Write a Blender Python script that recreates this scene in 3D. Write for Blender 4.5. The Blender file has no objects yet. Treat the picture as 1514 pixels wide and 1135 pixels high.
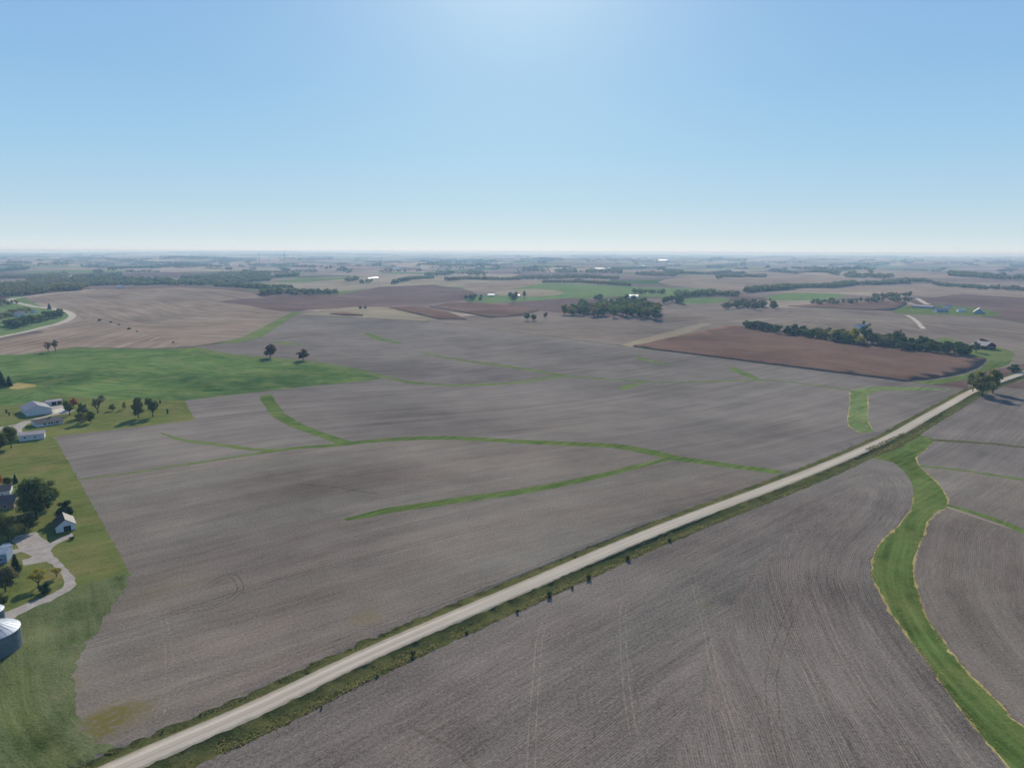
import bpy, math, random
import numpy as np
from mathutils import Vector, Matrix
from mathutils.geometry import delaunay_2d_cdt

random.seed(7); RS = np.random.RandomState(11)
C = bpy.context.scene.collection
sc = bpy.context.scene
H = 122.0; F = 1050.0; PITCH = math.atan((567.5-370.5)/F); ROLL = math.radians(.21)

# ------------------------------------------------------------------ terrain
def sstep(a, b, x):
    t = np.clip((x-a)/(b-a), 0, 1); return t*t*(3-2*t)
_w = np.random.RandomState(5)
def waves(n, l0, l1):
    out = []
    for i in range(n):
        l = l0*(l1/l0)**_w.rand(); a = _w.rand()*math.pi
        out.append((math.cos(a)*2*math.pi/l, math.sin(a)*2*math.pi/l, _w.rand()*6.28))
    return out
W1, W2, W3 = waves(7, 260, 560), waves(6, 800, 1700), waves(7, 2600, 7000)
BUMPS = [(-1080, 1850, 15, 520, 360), (350, 1150, 5, 260, 200), (-380, 900, 3.5, 200, 160), (-7000, 21000, 60, 5000, 3500),
         (900, 1900, 7, 450, 300), (-100, 640, -3, 150, 90), (40, 470, 2.5, 110, 80), (-90, 330, 1.6, 70, 60), (1500, 3300, 14, 700, 400), (200, 2600, 8, 600, 300)]
def hgt(x, y):
    x = np.asarray(x, float); y = np.asarray(y, float)
    r = np.hypot(x, y); z = np.zeros_like(x)
    s = sum(np.sin(kx*x+ky*y+p) for kx, ky, p in W1); z = z+s*.62*sstep(140, 500, r)
    s = sum(np.sin(kx*x+ky*y+p) for kx, ky, p in W2); z = z+s*(1.9*sstep(600, 1600, r)+2.0*sstep(2000, 4500, r))
    s = sum(np.sin(kx*x+ky*y+p) for kx, ky, p in W3); z = z+s*(5.0*sstep(3000, 9000, r))
    for bx, by, a, sx, sy in BUMPS: z = z+a*np.exp(-((x-bx)/sx)**2-((y-by)/sy)**2)
    return z
z0 = float(hgt(0., 0.))
# camera basis
FW = np.array([0, math.cos(PITCH), -math.sin(PITCH)]); R0 = np.array([1., 0, 0]); U0 = np.array([0, math.sin(PITCH), math.cos(PITCH)])
RT = R0*math.cos(ROLL)+U0*math.sin(ROLL); UP = -R0*math.sin(ROLL)+U0*math.cos(ROLL)
CAM = np.array([0, 0, H])
def P(x, y):
    """where the sight line through a photo pixel meets the terrain"""
    d = FW+(x-757)/F*RT+(567.5-y)/F*UP
    d = d/math.hypot(d[0], d[1])
    if d[2] > -.0022: d[2] = -.0022
    t0 = (H+25)/-d[2]*.0+40.; ts = 40*1.012**np.arange(620)
    zz = H+d[2]*ts-hgt(d[0]*ts, d[1]*ts)
    i = np.argmax(zz < 0)
    if zz[i] >= 0: t = min(H/-d[2], 45000); return np.array([d[0]*t, d[1]*t, 0.])
    a, b = ts[i-1], ts[i]
    for _ in range(24):
        m = (a+b)/2
        if H+d[2]*m-float(hgt(d[0]*m, d[1]*m)) < 0: b = m
        else: a = m
    return np.array([d[0]*b, d[1]*b, float(hgt(d[0]*b, d[1]*b))])
def depth(p): return float(np.dot(np.array([p[0], p[1], p[2]])-CAM, FW))
def mpp(p): return depth(p)/F          # metres per photo pixel at a place

# ------------------------------------------------------------------ object bookkeeping
def tag(o, label=None, cat=None, group=None, kind=None):
    if label: o['label'] = label
    if cat: o['category'] = cat
    if group: o['group'] = group
    if kind: o['kind'] = kind
    return o
def empty(name, loc, rz=0, s=1):
    o = bpy.data.objects.new(name, None); C.objects.link(o); o.location = loc; o.rotation_euler = (0, 0, rz); o.scale = (s, s, s); return o
def mesh_obj(name, verts, faces, mats, parent=None, midx=None, smooth=False):
    me = bpy.data.meshes.new(name); me.from_pydata([tuple(v) for v in verts], [], [tuple(f) for f in faces])
    for m in (mats if isinstance(mats, (list, tuple)) else [mats]): me.materials.append(m)
    if midx is not None: me.polygons.foreach_set('material_index', midx)
    if smooth: me.polygons.foreach_set('use_smooth', [True]*len(me.polygons))
    me.update(); o = bpy.data.objects.new(name, me); C.objects.link(o)
    if parent: o.parent = parent
    return o
def np_mesh(name, V, T, n):
    """V (k,3) verts, T (m,n) faces, fast"""
    me = bpy.data.meshes.new(name); m = len(T)
    me.vertices.add(len(V)); me.vertices.foreach_set('co', np.asarray(V, np.float32).ravel())
    me.loops.add(m*n); me.loops.foreach_set('vertex_index', np.asarray(T, np.int32).ravel())
    me.polygons.add(m); me.polygons.foreach_set('loop_start', np.arange(0, m*n, n, dtype=np.int32))
    me.update(calc_edges=True); return me

# ------------------------------------------------------------------ materials
def lin(c):
    if isinstance(c, str): c = [int(c[i:i+2], 16)/255 for i in (0, 2, 4)]
    return tuple((v/12.92 if v <= .04045 else ((v+.055)/1.055)**2.4) for v in c)+(1,)
class NT:
    def __init__(s, name):
        s.m = bpy.data.materials.new(name); s.m.use_nodes = True; s.t = s.m.node_tree; s.t.nodes.clear()
        s.out = s.t.nodes.new('ShaderNodeOutputMaterial')
    def n(s, typ, **k):
        nd = s.t.nodes.new(typ)
        for a, v in k.items():
            if a.startswith('i_'):
                key = a[2:]; key = int(key) if key.isdigit() else key
                if hasattr(v, 'is_linked'): s.t.links.new(v, nd.inputs[key])
                else: nd.inputs[key].default_value = v
            else: setattr(nd, a, v)
        return nd
    def math(s, op, a, b=0., c=None, clamp=False):
        nd = s.n('ShaderNodeMath', operation=op, i_0=a, i_1=b, use_clamp=clamp)
        if c is not None:
            if hasattr(c, 'is_linked'): s.t.links.new(c, nd.inputs[2])
            else: nd.inputs[2].default_value = c
        return nd.outputs[0]
    def mix(s, f, a, b, mode='MIX'):
        nd = s.n('ShaderNodeMix', data_type='RGBA', blend_type=mode)
        for k, v in ((0, f), (6, a), (7, b)):
            if hasattr(v, 'is_linked'): s.t.links.new(v, nd.inputs[k])
            else: nd.inputs[k].default_value = v
        return nd.outputs[2]
    def pos(s): return s.n('ShaderNodeNewGeometry').outputs['Position']
    def mapv(s, v, sc=(1, 1, 1), rot=(0, 0, 0), loc=(0, 0, 0)):
        nd = s.n('ShaderNodeMapping', i_0=v); nd.inputs['Scale'].default_value = sc; nd.inputs['Rotation'].default_value = rot; nd.inputs['Location'].default_value = loc; return nd.outputs[0]
    def noise(s, v, scale, detail=3., rough=.55, dist=0.):
        return s.n('ShaderNodeTexNoise', i_Vector=v, i_Scale=scale, i_Detail=detail, i_Roughness=rough, i_Distortion=dist).outputs['Fac']
    def rng(s, v, a, b, c=0., d=1.):
        nd = s.n('ShaderNodeMapRange', i_0=v); 
        for i, q in enumerate((a, b, c, d)): nd.inputs[i+1].default_value = q
        return nd.outputs[0]
    def attr(s, name, out='Fac'): return s.n('ShaderNodeAttribute', attribute_name=name).outputs[out]
    def ramp(s, v, stops, interp='LINEAR'):
        nd = s.n('ShaderNodeValToRGB', i_0=v); cr = nd.color_ramp; cr.interpolation = interp
        while len(cr.elements) < len(stops): cr.elements.new(.5)
        for e, (p, c) in zip(cr.elements, stops): e.position = p; e.color = c
        return nd.outputs[0]
    def done(s, col, rough=.9, bump=None, bstr=.3, bdist=.1, trans=0., spec=.15, metal=0.):
        b = s.n('ShaderNodeBsdfPrincipled')
        for k, v in (('Base Color', col), ('Roughness', rough), ('Metallic', metal)):
            if hasattr(v, 'is_linked'): s.t.links.new(v, b.inputs[k])
            else: b.inputs[k].default_value = v
        b.inputs['Specular IOR Level'].default_value = 0. if spec <= .1 else spec
        if bump is not None:
            bn = s.n('ShaderNodeBump', i_Strength=bstr, i_Distance=bdist, i_Height=bump); s.t.links.new(bn.outputs[0], b.inputs['Normal'])
        o = b.outputs[0]
        if trans:
            tr = s.n('ShaderNodeBsdfTranslucent', i_Color=col); mx = s.n('ShaderNodeMixShader', i_0=trans, i_1=o, i_2=tr.outputs[0]); o = mx.outputs[0]
        s.t.links.new(o, s.out.inputs[0]); return s.m

def soil(name, lo, hi, tintA, tintB, rows=.5, streak=1., speck=1., track=0., rowp=.76):
    """bare or stubble ground: rows and machine streaks follow the field's own row coordinates"""
    t = NT(name); p = t.pos(); uv = t.attr('rowuv', 'Vector')
    big = t.noise(t.mapv(p, (1, 1, 0)), .006, 3.)
    mid = t.noise(t.mapv(p, (1, 1, 0)), .035, 4., .6)
    st = t.noise(t.mapv(uv, (.11, .0045, 0)), 1., 4., .65)
    ps = t.noise(t.mapv(uv, (.55, .012, 0)), 1., 3., .6)
    fine = t.noise(t.mapv(p, (1, 1, 0)), 1.1, 4., .75)
    spk = t.noise(t.mapv(p, (1, 1, 0)), 3.4, 2., .7)
    rw = t.noise(t.mapv(uv, (2.6, .10, 0)), 1., 2., .5)
    d = t.n('ShaderNodeSeparateXYZ', i_0=uv).outputs[0]
    wob = t.math('MULTIPLY', t.noise(t.mapv(uv, (.05, .02, 0)), 1., 1.), 2.5)
    sn = t.math('SINE', t.math('MULTIPLY', t.math('ADD', d, wob), 2*math.pi/rowp))
    v = t.math('MULTIPLY', t.math('SUBTRACT', big, .5), 1.1)
    def add(v, x, k): return t.math('MULTIPLY_ADD', t.math('SUBTRACT', x, .5), k, v)
    v = add(v, mid, .55); v = add(v, st, 1.0*streak); v = add(v, ps, .75*streak)
    v = add(v, fine, 1.15*speck); v = add(v, spk, .9*speck); v = add(v, rw, .8*rows)
    v = t.math('MULTIPLY_ADD', sn, .10*rows, v)
    v = t.math('ADD', v, t.attr('tone'))
    v = t.math('ADD', v, .5+track, clamp=True)
    col = t.mix(v, lin(lo), lin(hi))
    tn = t.noise(t.mapv(uv, (.02, .004, 0), loc=(7, 3, 0)), 1., 4., .6)
    tint = t.ramp(tn, [(.38, lin(tintA)), (.62, lin(tintB))])
    col = t.mix(.55, col, t.mix(1., col, tint, 'OVERLAY'))
    # pale residue flecks and dark clods
    fl = t.noise(t.mapv(p, (1, 1, 0), loc=(31, 5, 0)), 2.6, 1.5, .6)
    col = t.mix(t.rng(fl, .66, .74, 0, .38*speck), col, lin('b4aa9c'))
    cl = t.noise(t.mapv(p, (1, 1, 0), loc=(3, 55, 0)), 1.7, 2., .6)
    col = t.mix(t.rng(cl, .62, .72, 0, .4*speck), col, lin('46403c'))
    # volunteer greenery where the patch attribute is raised
    pt = t.math('MULTIPLY', t.attr('patch'), t.rng(t.noise(t.mapv(p, (1, 1, 0)), .5, 4., .7), .36, .54))
    col = t.mix(t.math('MULTIPLY', pt, .8, clamp=True), col, t.mix(mid, lin('5c5e34'), lin('8c7a46')))
    bmp = t.math('ADD', t.math('ADD', fine, t.math('MULTIPLY', spk, .5)), t.math('MULTIPLY', sn, .12*rows))
    return t.done(col, .95, bmp, .55, .16, spec=.08)

def grass(name, lo, hi, dry, dryamt=.3, scale=1., bumpd=.18, streak=1.):
    t = NT(name); p = t.mapv(t.pos(), (1, 1, 0)); uv = t.attr('rowuv', 'Vector')
    big = t.noise(p, .014*scale, 4., .6); mid = t.noise(p, .11*scale, 4., .65); fine = t.noise(p, 1.3, 4., .75)
    st = t.noise(t.mapv(uv, (.35, .02, 0)), 1., 3., .6)
    v = t.math('ADD', t.math('MULTIPLY', t.math('SUBTRACT', big, .5), 1.1), t.math('MULTIPLY', t.math('SUBTRACT', mid, .5), .9))
    v = t.math('MULTIPLY_ADD', t.math('SUBTRACT', fine, .5), 1.5, v); v = t.math('MULTIPLY_ADD', t.math('SUBTRACT', st, .5), .9*streak, v)
    v = t.math('ADD', v, t.attr('tone')); v = t.math('ADD', v, .5, clamp=True)
    col = t.mix(v, lin(lo), lin(hi))
    dn = t.noise(t.mapv(p, (1, 1, 0), loc=(90, 40, 0)), .05*scale, 5., .7)
    dn2 = t.noise(t.mapv(p, (1, 1, 0), loc=(20, 14, 0)), .8, 3., .7)
    m = t.math('MULTIPLY', t.rng(dn, .45, .72), t.rng(dn2, .3, .7))
    m = t.math('ADD', m, t.math('MULTIPLY', t.attr('patch'), t.rng(dn2, .3, .65)))
    col = t.mix(t.math('MULTIPLY', m, dryamt*1.6, clamp=True), col, lin(dry))
    return t.done(col, .95, t.math('ADD', fine, mid), .7, bumpd, spec=.06)

def plain(name, c1, c2, sc=.6, rough=.8, bstr=.1, spec=.2, metal=0., detail=4.):
    t = NT(name); p = t.n('ShaderNodeTexCoord').outputs['Object']
    a = t.noise(p, sc, detail, .65); b = t.noise(p, sc*7, 3., .6)
    v = t.math('ADD', t.math('MULTIPLY', a, .6), t.math('MULTIPLY', b, .4))
    return t.done(t.mix(t.rng(v, .35, .65), lin(c1), lin(c2)), rough, b, bstr, .03, spec=spec, metal=metal)

def foliage(name, lo, hi, alt, trans=.36):
    t = NT(name); a = t.attr('tint'); oi = t.n('ShaderNodeObjectInfo').outputs['Random']
    p = t.n('ShaderNodeTexCoord').outputs['Object']
    nn = t.noise(p, .35, 2.)
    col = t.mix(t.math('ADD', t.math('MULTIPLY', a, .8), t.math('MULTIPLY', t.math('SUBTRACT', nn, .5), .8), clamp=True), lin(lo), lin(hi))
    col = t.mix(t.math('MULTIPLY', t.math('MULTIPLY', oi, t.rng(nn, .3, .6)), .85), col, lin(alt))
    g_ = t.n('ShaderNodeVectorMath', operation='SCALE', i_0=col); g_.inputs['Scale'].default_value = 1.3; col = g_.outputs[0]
    return t.done(col, .8, trans=trans, spec=.1)

SOIL_A = soil('soil_mauve', '6c645b', 'b6ab9d', '8a7e75', '82837b', rows=.8, speck=1.35, streak=.6)
SOIL_B = soil('soil_grey', '6b655f', 'b4ab9f', '86807a', '887e76', rows=.35, streak=.8, speck=.8)
SOIL_N = soil('soil_near', '625a53', 'b2a79b', '877d77', '7f827a', rows=1.05, streak=.7, speck=1.6)
TRACK = soil('wheel_track', '6a6158', 'beb3a4', '8a7c74', '85827a', rows=.3, streak=.6, speck=1.8, track=.10)
TRACKD = soil('wheel_rut', '564d46', 'a29688', '8a7c74', '85827a', rows=.3, streak=.6, speck=1.6, track=-.05)
STUB = soil('stubble_tan', '7f7062', 'c4b3a0', '8f8272', '8a847a', rows=.3, streak=1.7, speck=.5)
STUB2 = soil('stubble_pale', '8a7c6a', 'cabda4', '93897a', '8a8a7a', rows=.3, streak=1.4, speck=.5)
MAUVE = soil('stubble_mauve', '70655b', 'b8aa9a', '8a7e74', '86827a', rows=.3, streak=1.1, speck=.5)
BROWN = soil('field_brown', '62504a', 'a08a80', '8c766e', '807c74', rows=.3, streak=1.2, speck=.4)
CORN = soil('corn_tops', '57453a', 'ab907e', '8a7268', '80766c', rows=.8, streak=.55, speck=1.6, rowp=1.5)
CORNSIDE = plain('corn_stalks', '665243', '927a66', .8, .95)
G_WAY = grass('waterway_grass', '3a5020', '74854a', '8f8a54', .5, streak=1.9)
G_WAYP = grass('pale_waterway_grass', '4c6236', '8c9a62', '9a9464', .5, streak=2.)
G_THIN = grass('thin_strip_grass', '505f34', '808c4e', '9a9684', .3)
G_LAWN = grass('lawn_grass', '48542a', '80884a', '8a7c50', .8)
G_PAST = grass('green_crop', '37522c', '728a4a', '9a9a5e', .6, .6, streak=2.6)
G_ROUGH = grass('rough_grass', '414e2a', '7e8658', '8a8660', .55, 1.4, .6, streak=1.3)
G_SWATH = grass('mown_swath', '3b4a24', '7c8450', '857d54', .5, 1.4, .6, streak=1.2)
G_VERGE = grass('verge_grass', '323a20', '6a6c40', '80744c', .6, 2., .5)
G_FAR = grass('pasture', '546c3e', '7c9056', '8c8a60', .4, .3)
G_DRY = grass('dry_grass', '93824c', 'd2be80', '66703a', .4, 2., .35)
TAN = plain('bare_path', '9b8f7c', 'c8bca4', .05, .95)
CONC = plain('gravel_drive', '8f857a', 'b5aa9e', .25, .95, .2)
CONC2 = plain('concrete_pad', 'b4ac9a', 'd6cfbe', .3, .9, .1)

def road_mat():
    t = NT('gravel_road'); uv = t.attr('rowuv', 'Vector'); p = t.mapv(t.pos(), (1, 1, 0))
    d = t.n('ShaderNodeSeparateXYZ', i_0=uv).outputs[0]
    l = t.noise(t.mapv(uv, (1.3, .006, 0)), 1., 3., .6); f = t.noise(p, 2.2, 4., .75); b = t.noise(p, .03, 3.)
    wt = t.math('COSINE', t.math('MULTIPLY', t.math('ADD', d, t.math('MULTIPLY', t.noise(t.mapv(uv, (.02, .02, 0)), 1., 2.), .8)), 3.5))
    v = t.math('ADD', t.math('MULTIPLY', l, .75), t.math('ADD', t.math('MULTIPLY', f, .35), t.math('ADD', t.math('MULTIPLY', wt, .05), t.math('MULTIPLY', b, .2))))
    col = t.mix(t.rng(v, .45, .85), lin('a39684'), lin('d6c9b4'))
    ed = t.rng(t.math('ADD', t.math('ABSOLUTE', d), t.math('MULTIPLY', t.noise(p, .35, 4., .7), 2.2)), 3.3, 4.9)
    col = t.mix(t.math('MULTIPLY', ed, .6), col, lin('776d58'))
    return t.done(col, .95, f, .3, .05, spec=.1)
ROAD = road_mat()
def farmland():
    t = NT('distant_farmland'); p0 = t.mapv(t.pos(), (1, 1, 0))
    wob = t.n('ShaderNodeTexNoise', i_Vector=p0, i_Scale=.0012, i_Detail=3.).outputs['Color']
    p = t.n('ShaderNodeMix', data_type='VECTOR'); p.inputs[0].default_value = 1
    va = t.n('ShaderNodeVectorMath', operation='SCALE', i_0=wob); va.inputs['Scale'].default_value = 420.
    vb = t.n('ShaderNodeVectorMath', operation='ADD', i_0=p0, i_1=va.outputs[0]).outputs[0]
    vo = t.n('ShaderNodeTexVoronoi', voronoi_dimensions='2D', distance='CHEBYCHEV', i_Vector=t.mapv(vb, (.0021, .0034, 0), (0, 0, .12)), i_Scale=1., i_Randomness=.85)
    r = t.n('ShaderNodeSeparateColor', i_0=vo.outputs['Color']).outputs[0]
    base = t.ramp(r, [(0, lin('84746a')), (.16, lin('9a897a')), (.32, lin('75665f')), (.45, lin('a39480')), (.58, lin('6a5a52')), (.70, lin('8a7c72')), (.80, lin('677846')), (.88, lin('80805a')), (.94, lin('4f6238'))], 'CONSTANT')
    n1 = t.noise(p0, .01, 4., .6); n2 = t.noise(t.mapv(vb, (.004, .05, 0), (0, 0, .3)), 1., 3., .6)
    v = t.math('ADD', t.math('MULTIPLY', n1, .7), t.math('MULTIPLY', n2, .6))
    col = t.mix(1., base, t.ramp(v, [(.35, (.62, .62, .62, 1)), (.95, (1.35, 1.32, 1.3, 1))]), 'MULTIPLY')
    return t.done(col, .95, spec=.05)
FARM = farmland()

LEAF = {k: foliage('leaf_'+k, *v) for k, v in dict(
    green=('3a4c2a', '71843f', '7d7c40'), dark=('384a30', '6a7a48', '6c6840'), olive=('545a30', '9c9650', 'a08848'),
    orange=('7a4a26', 'c0703a', 'b85a34'), yellow=('7c7434', 'c8b44a', 'a89a48'), grey=('54563e', '8c8864', '7a6a50'),
    brown=('4a4030', '7a6a4a', '6a583e'), conifer=('22322a', '42573a', '304430')).items()}
BARK = plain('bark', '3a332c', '5f554a', 3., .95)
FARLEAF = foliage('distant_leaves', '36452e', '8c9258', '8c7a50', .4)
WEED = foliage('weed_leaves', '46532e', '868a5a', '8a8058', .5)
WEEDRY = foliage('dry_grass_blades', '8f8052', 'cab98a', '8f8a58', .45)
WHITE = plain('white_siding', 'b9bdc2', 'd6d8da', .5, .6, .05)
WHITEM = plain('white_metal', 'c8ccd0', 'e6e8ea', .4, .45, .05, .4)
ROOFM = plain('mauve_metal_roof', '6f6468', '8d8084', .3, .45, .05, .4)
ROOFD = plain('dark_shingle', '202428', '34353a', 1.2, .6, .2, .5)
ROOFB = plain('brown_shingle', '5a4f4c', '7c6e68', 1.2, .85, .2)
ROOFP = plain('pinkish_metal_roof', '9c8c8c', 'b8a8a4', .3, .5, .05, .3)
ROOFW = plain('pale_metal_roof', '8e969e', 'b2b8be', .3, .5, .05, .3)
DARK = plain('dark_opening', '15181c', '252a30', 1., .5)
GLASS = plain('window_glass', '1c242c', '38444e', 1., .2, 0, .5)
BRICKW = plain('tan_wall', '7e6e60', '98877a', .8, .85)
BLUEW = plain('blue_grey_siding', '6f8294', '8b9dae', .6, .6)
REDW = plain('weathered_red_boards', '3c2624', '5a3a34', .8, .9)

# ------------------------------------------------------------------ ground regions
def cat(pts, closed, n=5):
    """Catmull-Rom through pixel points"""
    pts = [np.array(p, float) for p in pts]; out = []; m = len(pts)
    for i in range(m if closed else m-1):
        g = lambda k: pts[(i+k) % m] if closed else pts[min(max(i+k, 0), m-1)]
        a, b, c, d = g(-1), g(0), g(1), g(2)
        for j in range(n):
            t = j/n; out.append(.5*((2*b)+(-a+c)*t+(2*a-5*b+4*c-d)*t*t+(-a+3*b-3*c+d)*t**3))
    if not closed: out.append(pts[-1])
    return out
def pxsub(pts, step=14):
    out = []; m = len(pts)
    for i in range(m):
        a = np.array(pts[i], float); b = np.array(pts[(i+1) % m], float); k = max(1, int(np.hypot(*(b-a))/step))
        for j in range(k): out.append(a+(b-a)*j/k)
    return out
def wsub(W, closed=True, jit=0.):
    out = []; m = len(W)
    for i in range(m if closed else m-1):
        a, b = W[i], W[(i+1) % m]; L = np.hypot(*(b-a)); r = np.hypot(*a); step = max(1.6, r*.008)
        k = max(1, int(L/step)); nrm = np.array([-(b-a)[1], (b-a)[0]])/max(L, 1e-6)
        for j in range(k):
            q = a+(b-a)*j/k
            if jit: q = q+nrm*RS.normal()*jit*min(1., 900/max(r, 1))
            out.append(q)
    if not closed: out.append(W[-1])
    return np.array(out)
def wpoly(px, smooth=False, jit=.22):
    q = cat(px, True, 4) if smooth else pxsub(px)
    return wsub([P(*p)[:2] for p in q], True, jit)
def wline(px, smooth=True):
    q = cat(px, False, 5) if smooth else px
    return np.array([P(*p)[:2] for p in q])
def strip(line, w0, w1=None, jit=.18, closed=True):
    """world strip along a world polyline; widths may vary along it (list) ; (left, right) offsets"""
    line = wsub(list(line), False); n = len(line)
    t = np.gradient(line, axis=0); t /= np.maximum(np.linalg.norm(t, axis=1)[:, None], 1e-6); nr = np.stack([-t[:, 1], t[:, 0]], 1)
    s = np.linspace(0, 1, n)
    f = lambda w: np.interp(s, np.linspace(0, 1, len(w)), w) if isinstance(w, (list, tuple)) else np.full(n, float(w))
    a = f(w0); b = f(w1) if w1 is not None else -a
    if jit: a = a+RS.normal(size=n)*jit; b = b+RS.normal(size=n)*jit
    return np.concatenate([line+nr*a[:, None], (line+nr*b[:, None])[::-1]])

# road centre line
RCpx = [(180, 1135), (380, 1048.5), (548, 967), (760, 875.5), (951, 793), (1140, 721.5), (1270, 668), (1335, 637), (1404, 598), (1434, 580), (1480, 563), (1514, 551.5)]
rc = [P(*p)[:2] for p in RCpx]
d0 = (rc[2]-rc[0])/np.linalg.norm(rc[2]-rc[0]); d1 = (rc[-1]-rc[-3])/np.linalg.norm(rc[-1]-rc[-3])
rc = [rc[0]-d0*200, rc[0]-d0*90]+rc+[rc[-1]+d1*150, rc[-1]+d1*500]
RC = np.array(cat(rc, False, 8))
for _ in range(6): RC[1:-1] = (RC[:-2]+2*RC[1:-1]+RC[2:])/4
RC = wsub(list(RC), False)
def near_line(pts, line):
    """signed distance and arc length to a polyline"""
    A = line[:-1]; D = line[1:]-A; L2 = (D**2).sum(1)+1e-9; S = np.concatenate([[0], np.cumsum(np.sqrt(L2))])
    best = np.full(len(pts), 1e18); sd = np.zeros(len(pts)); sa = np.zeros(len(pts))
    for i in range(len(A)):
        v = pts-A[i]; t = np.clip((v@D[i])/L2[i], 0, 1); q = v-t[:, None]*D[i]; d2 = (q**2).sum(1)
        cr = D[i][0]*v[:, 1]-D[i][1]*v[:, 0]; k = d2 < best
        best[k] = d2[k]; sd[k] = np.sqrt(d2[k])*np.sign(cr[k]); sa[k] = S[i]+t[k]*math.sqrt(L2[i])
    return sd, sa

def ext(l):
    l = np.asarray(l); a = l[0]-l[2]; b = l[-1]-l[-3]
    return np.concatenate([[l[0]+a/np.linalg.norm(a)*3000], l, [l[-1]+b/np.linalg.norm(b)*3000]])
G = {}   # row guides (world polylines)
G['road'] = RC[::6]
G['rough'] = wline([(4, 940), (2, 1000), (8, 1050), (30, 1095), (70, 1140)])
G['low'] = wline([(120, 935), (380, 866), (560, 815), (757, 766), (1000, 718), (1180, 680)])
G['up'] = wline([(300, 665), (480, 640), (800, 612), (986, 585), (1180, 545)])
G['near'] = wline([(200, 1180), (300, 1135), (760, 906), (1140, 738), (1250, 697), (1300, 692), (1335, 712), (1342, 745), (1320, 782), (1285, 822), (1282, 865), (1310, 920), (1350, 982), (1460, 1110), (1560, 1240)])
G['way'] = wline([(1398, 751), (1372, 771), (1360, 811), (1352, 850), (1360, 883), (1395, 948), (1456, 1018), (1514, 1074), (1600, 1140)])
G['hill'] = wline([(0, 520), (110, 495), (250, 470), (380, 462), (500, 470)])
G['hill2'] = wline([(120, 430), (220, 445), (300, 462), (400, 470)])
G['back'] = wline([(400, 520), (640, 500), (900, 525), (1200, 560)])
G['right'] = wline([(830, 480), (1000, 470), (1200, 455), (1500, 500)])
G['corn'] = wline([(940, 512), (1130, 530), (1300, 562)])
G['green'] = wline([(0, 560), (120, 545), (300, 560), (540, 558)])

for _k in G: G[_k] = ext(G[_k])
REG = []   # (object name, label, material, polygon, guide, raise, kind)
def reg(name, mat, poly, guide=None, label=None, up=0., kind='structure', cat_=None):
    REG.append(dict(name=name, mat=mat, poly=np.asarray(poly, float), guide=guide, label=label, up=up, kind=kind, cat=cat_))
# --- distant and middle fields
reg('pale_stubble_field', STUB2, wpoly([(380, 425), (520, 412), (640, 408), (760, 410), (800, 418), (700, 425), (590, 421), (505, 430)], True), 'right')
reg('dark_plowed_field', BROWN, wpoly([(300, 450), (370, 431), (500, 436), (560, 424), (640, 421), (700, 430), (700, 442), (640, 449), (560, 453), (440, 459), (380, 462)]), 'right')
reg('pale_stubble_field_beyond_green', STUB, wpoly([(690, 420), (800, 412), (900, 410), (880, 421), (810, 424), (772, 430), (700, 431)], True), 'right')
reg('pasture_mid', G_FAR, wpoly([(765, 426), (805, 419), (870, 421), (940, 424), (1010, 426), (1065, 430), (1010, 440), (920, 438), (850, 444), (800, 448), (745, 447), (700, 450), (690, 440), (730, 434)], True))
reg('pale_field_in_pasture', STUB2, wpoly([(738, 430), (790, 427), (825, 430), (832, 434), (800, 438), (760, 438), (735, 436)], True), 'right')
reg('brown_field_behind_woodlot', BROWN, wpoly([(745, 448), (850, 440), (900, 446), (880, 455), (830, 462), (800, 460), (760, 452)]), 'right')
reg('stubble_field_right_far', STUB, wpoly([(980, 414), (1140, 402), (1300, 418), (1340, 420), (1240, 432), (1100, 430), (1010, 424)], True), 'right')
reg('stubble_ridge_field', STUB, wpoly([(1150, 436), (1230, 424), (1345, 419), (1514, 430), (1600, 436), (1600, 446), (1380, 440), (1300, 432), (1210, 433)], True), 'right')
reg('green_crop_field_right', G_FAR, wpoly([(1138, 437), (1172, 433), (1234, 434), (1250, 437), (1225, 443), (1150, 444), (1132, 441)], True))
reg('green_strip_by_trees', G_FAR, wpoly([(1010, 443), (1035, 440), (1078, 441), (1062, 448), (1012, 448)], True))
reg('wide_mauve_field', MAUVE, wpoly([(620, 476), (640, 471), (760, 462), (830, 467), (925, 474), (980, 470), (980, 455), (1010, 448), (1070, 450), (1160, 455), (1320, 452), (1420, 445), (1600, 455), (1600, 545), (1514, 545), (1480, 556), (1432, 575), (1428, 573), (1030, 524)]), 'right')
reg('dark_plowed_ridge', BROWN, wpoly([(1345, 446), (1420, 434), (1514, 440), (1620, 446), (1620, 480), (1514, 476), (1440, 466), (1360, 452)]), 'right')
reg('harvested_hill', STUB, wpoly([(121, 472), (112, 462), (96, 457), (60, 448), (35, 443), (45, 438), (95, 432), (150, 427), (200, 427), (260, 425), (330, 428), (372, 433), (440, 460), (434, 466), (382, 497), (283, 512), (205, 488), (145, 472)]), 'hill2')
reg('dark_hill_patch', BROWN, wpoly([(325, 446), (370, 441), (440, 444), (480, 452), (440, 460), (400, 458), (358, 450)], True), 'hill2')
reg('harvested_slope', STUB, wpoly([(-60, 526), (-60, 512), (0, 503), (60, 492), (100, 480), (121, 473), (145, 473), (200, 488), (255, 503), (285, 512), (220, 515), (110, 513), (60, 520), (30, 524)]), 'hill')
reg('roadside_pasture', G_FAR, wpoly([(-60, 512), (-40, 470), (0, 450), (12, 440), (30, 438), (60, 452), (96, 461), (100, 470), (60, 484), (0, 498)], True))
reg('light_waterway', G_THIN, strip(wline([(440, 461), (428, 468), (400, 484), (372, 498), (330, 509)]), [9, 12, 14, 10]))
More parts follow.
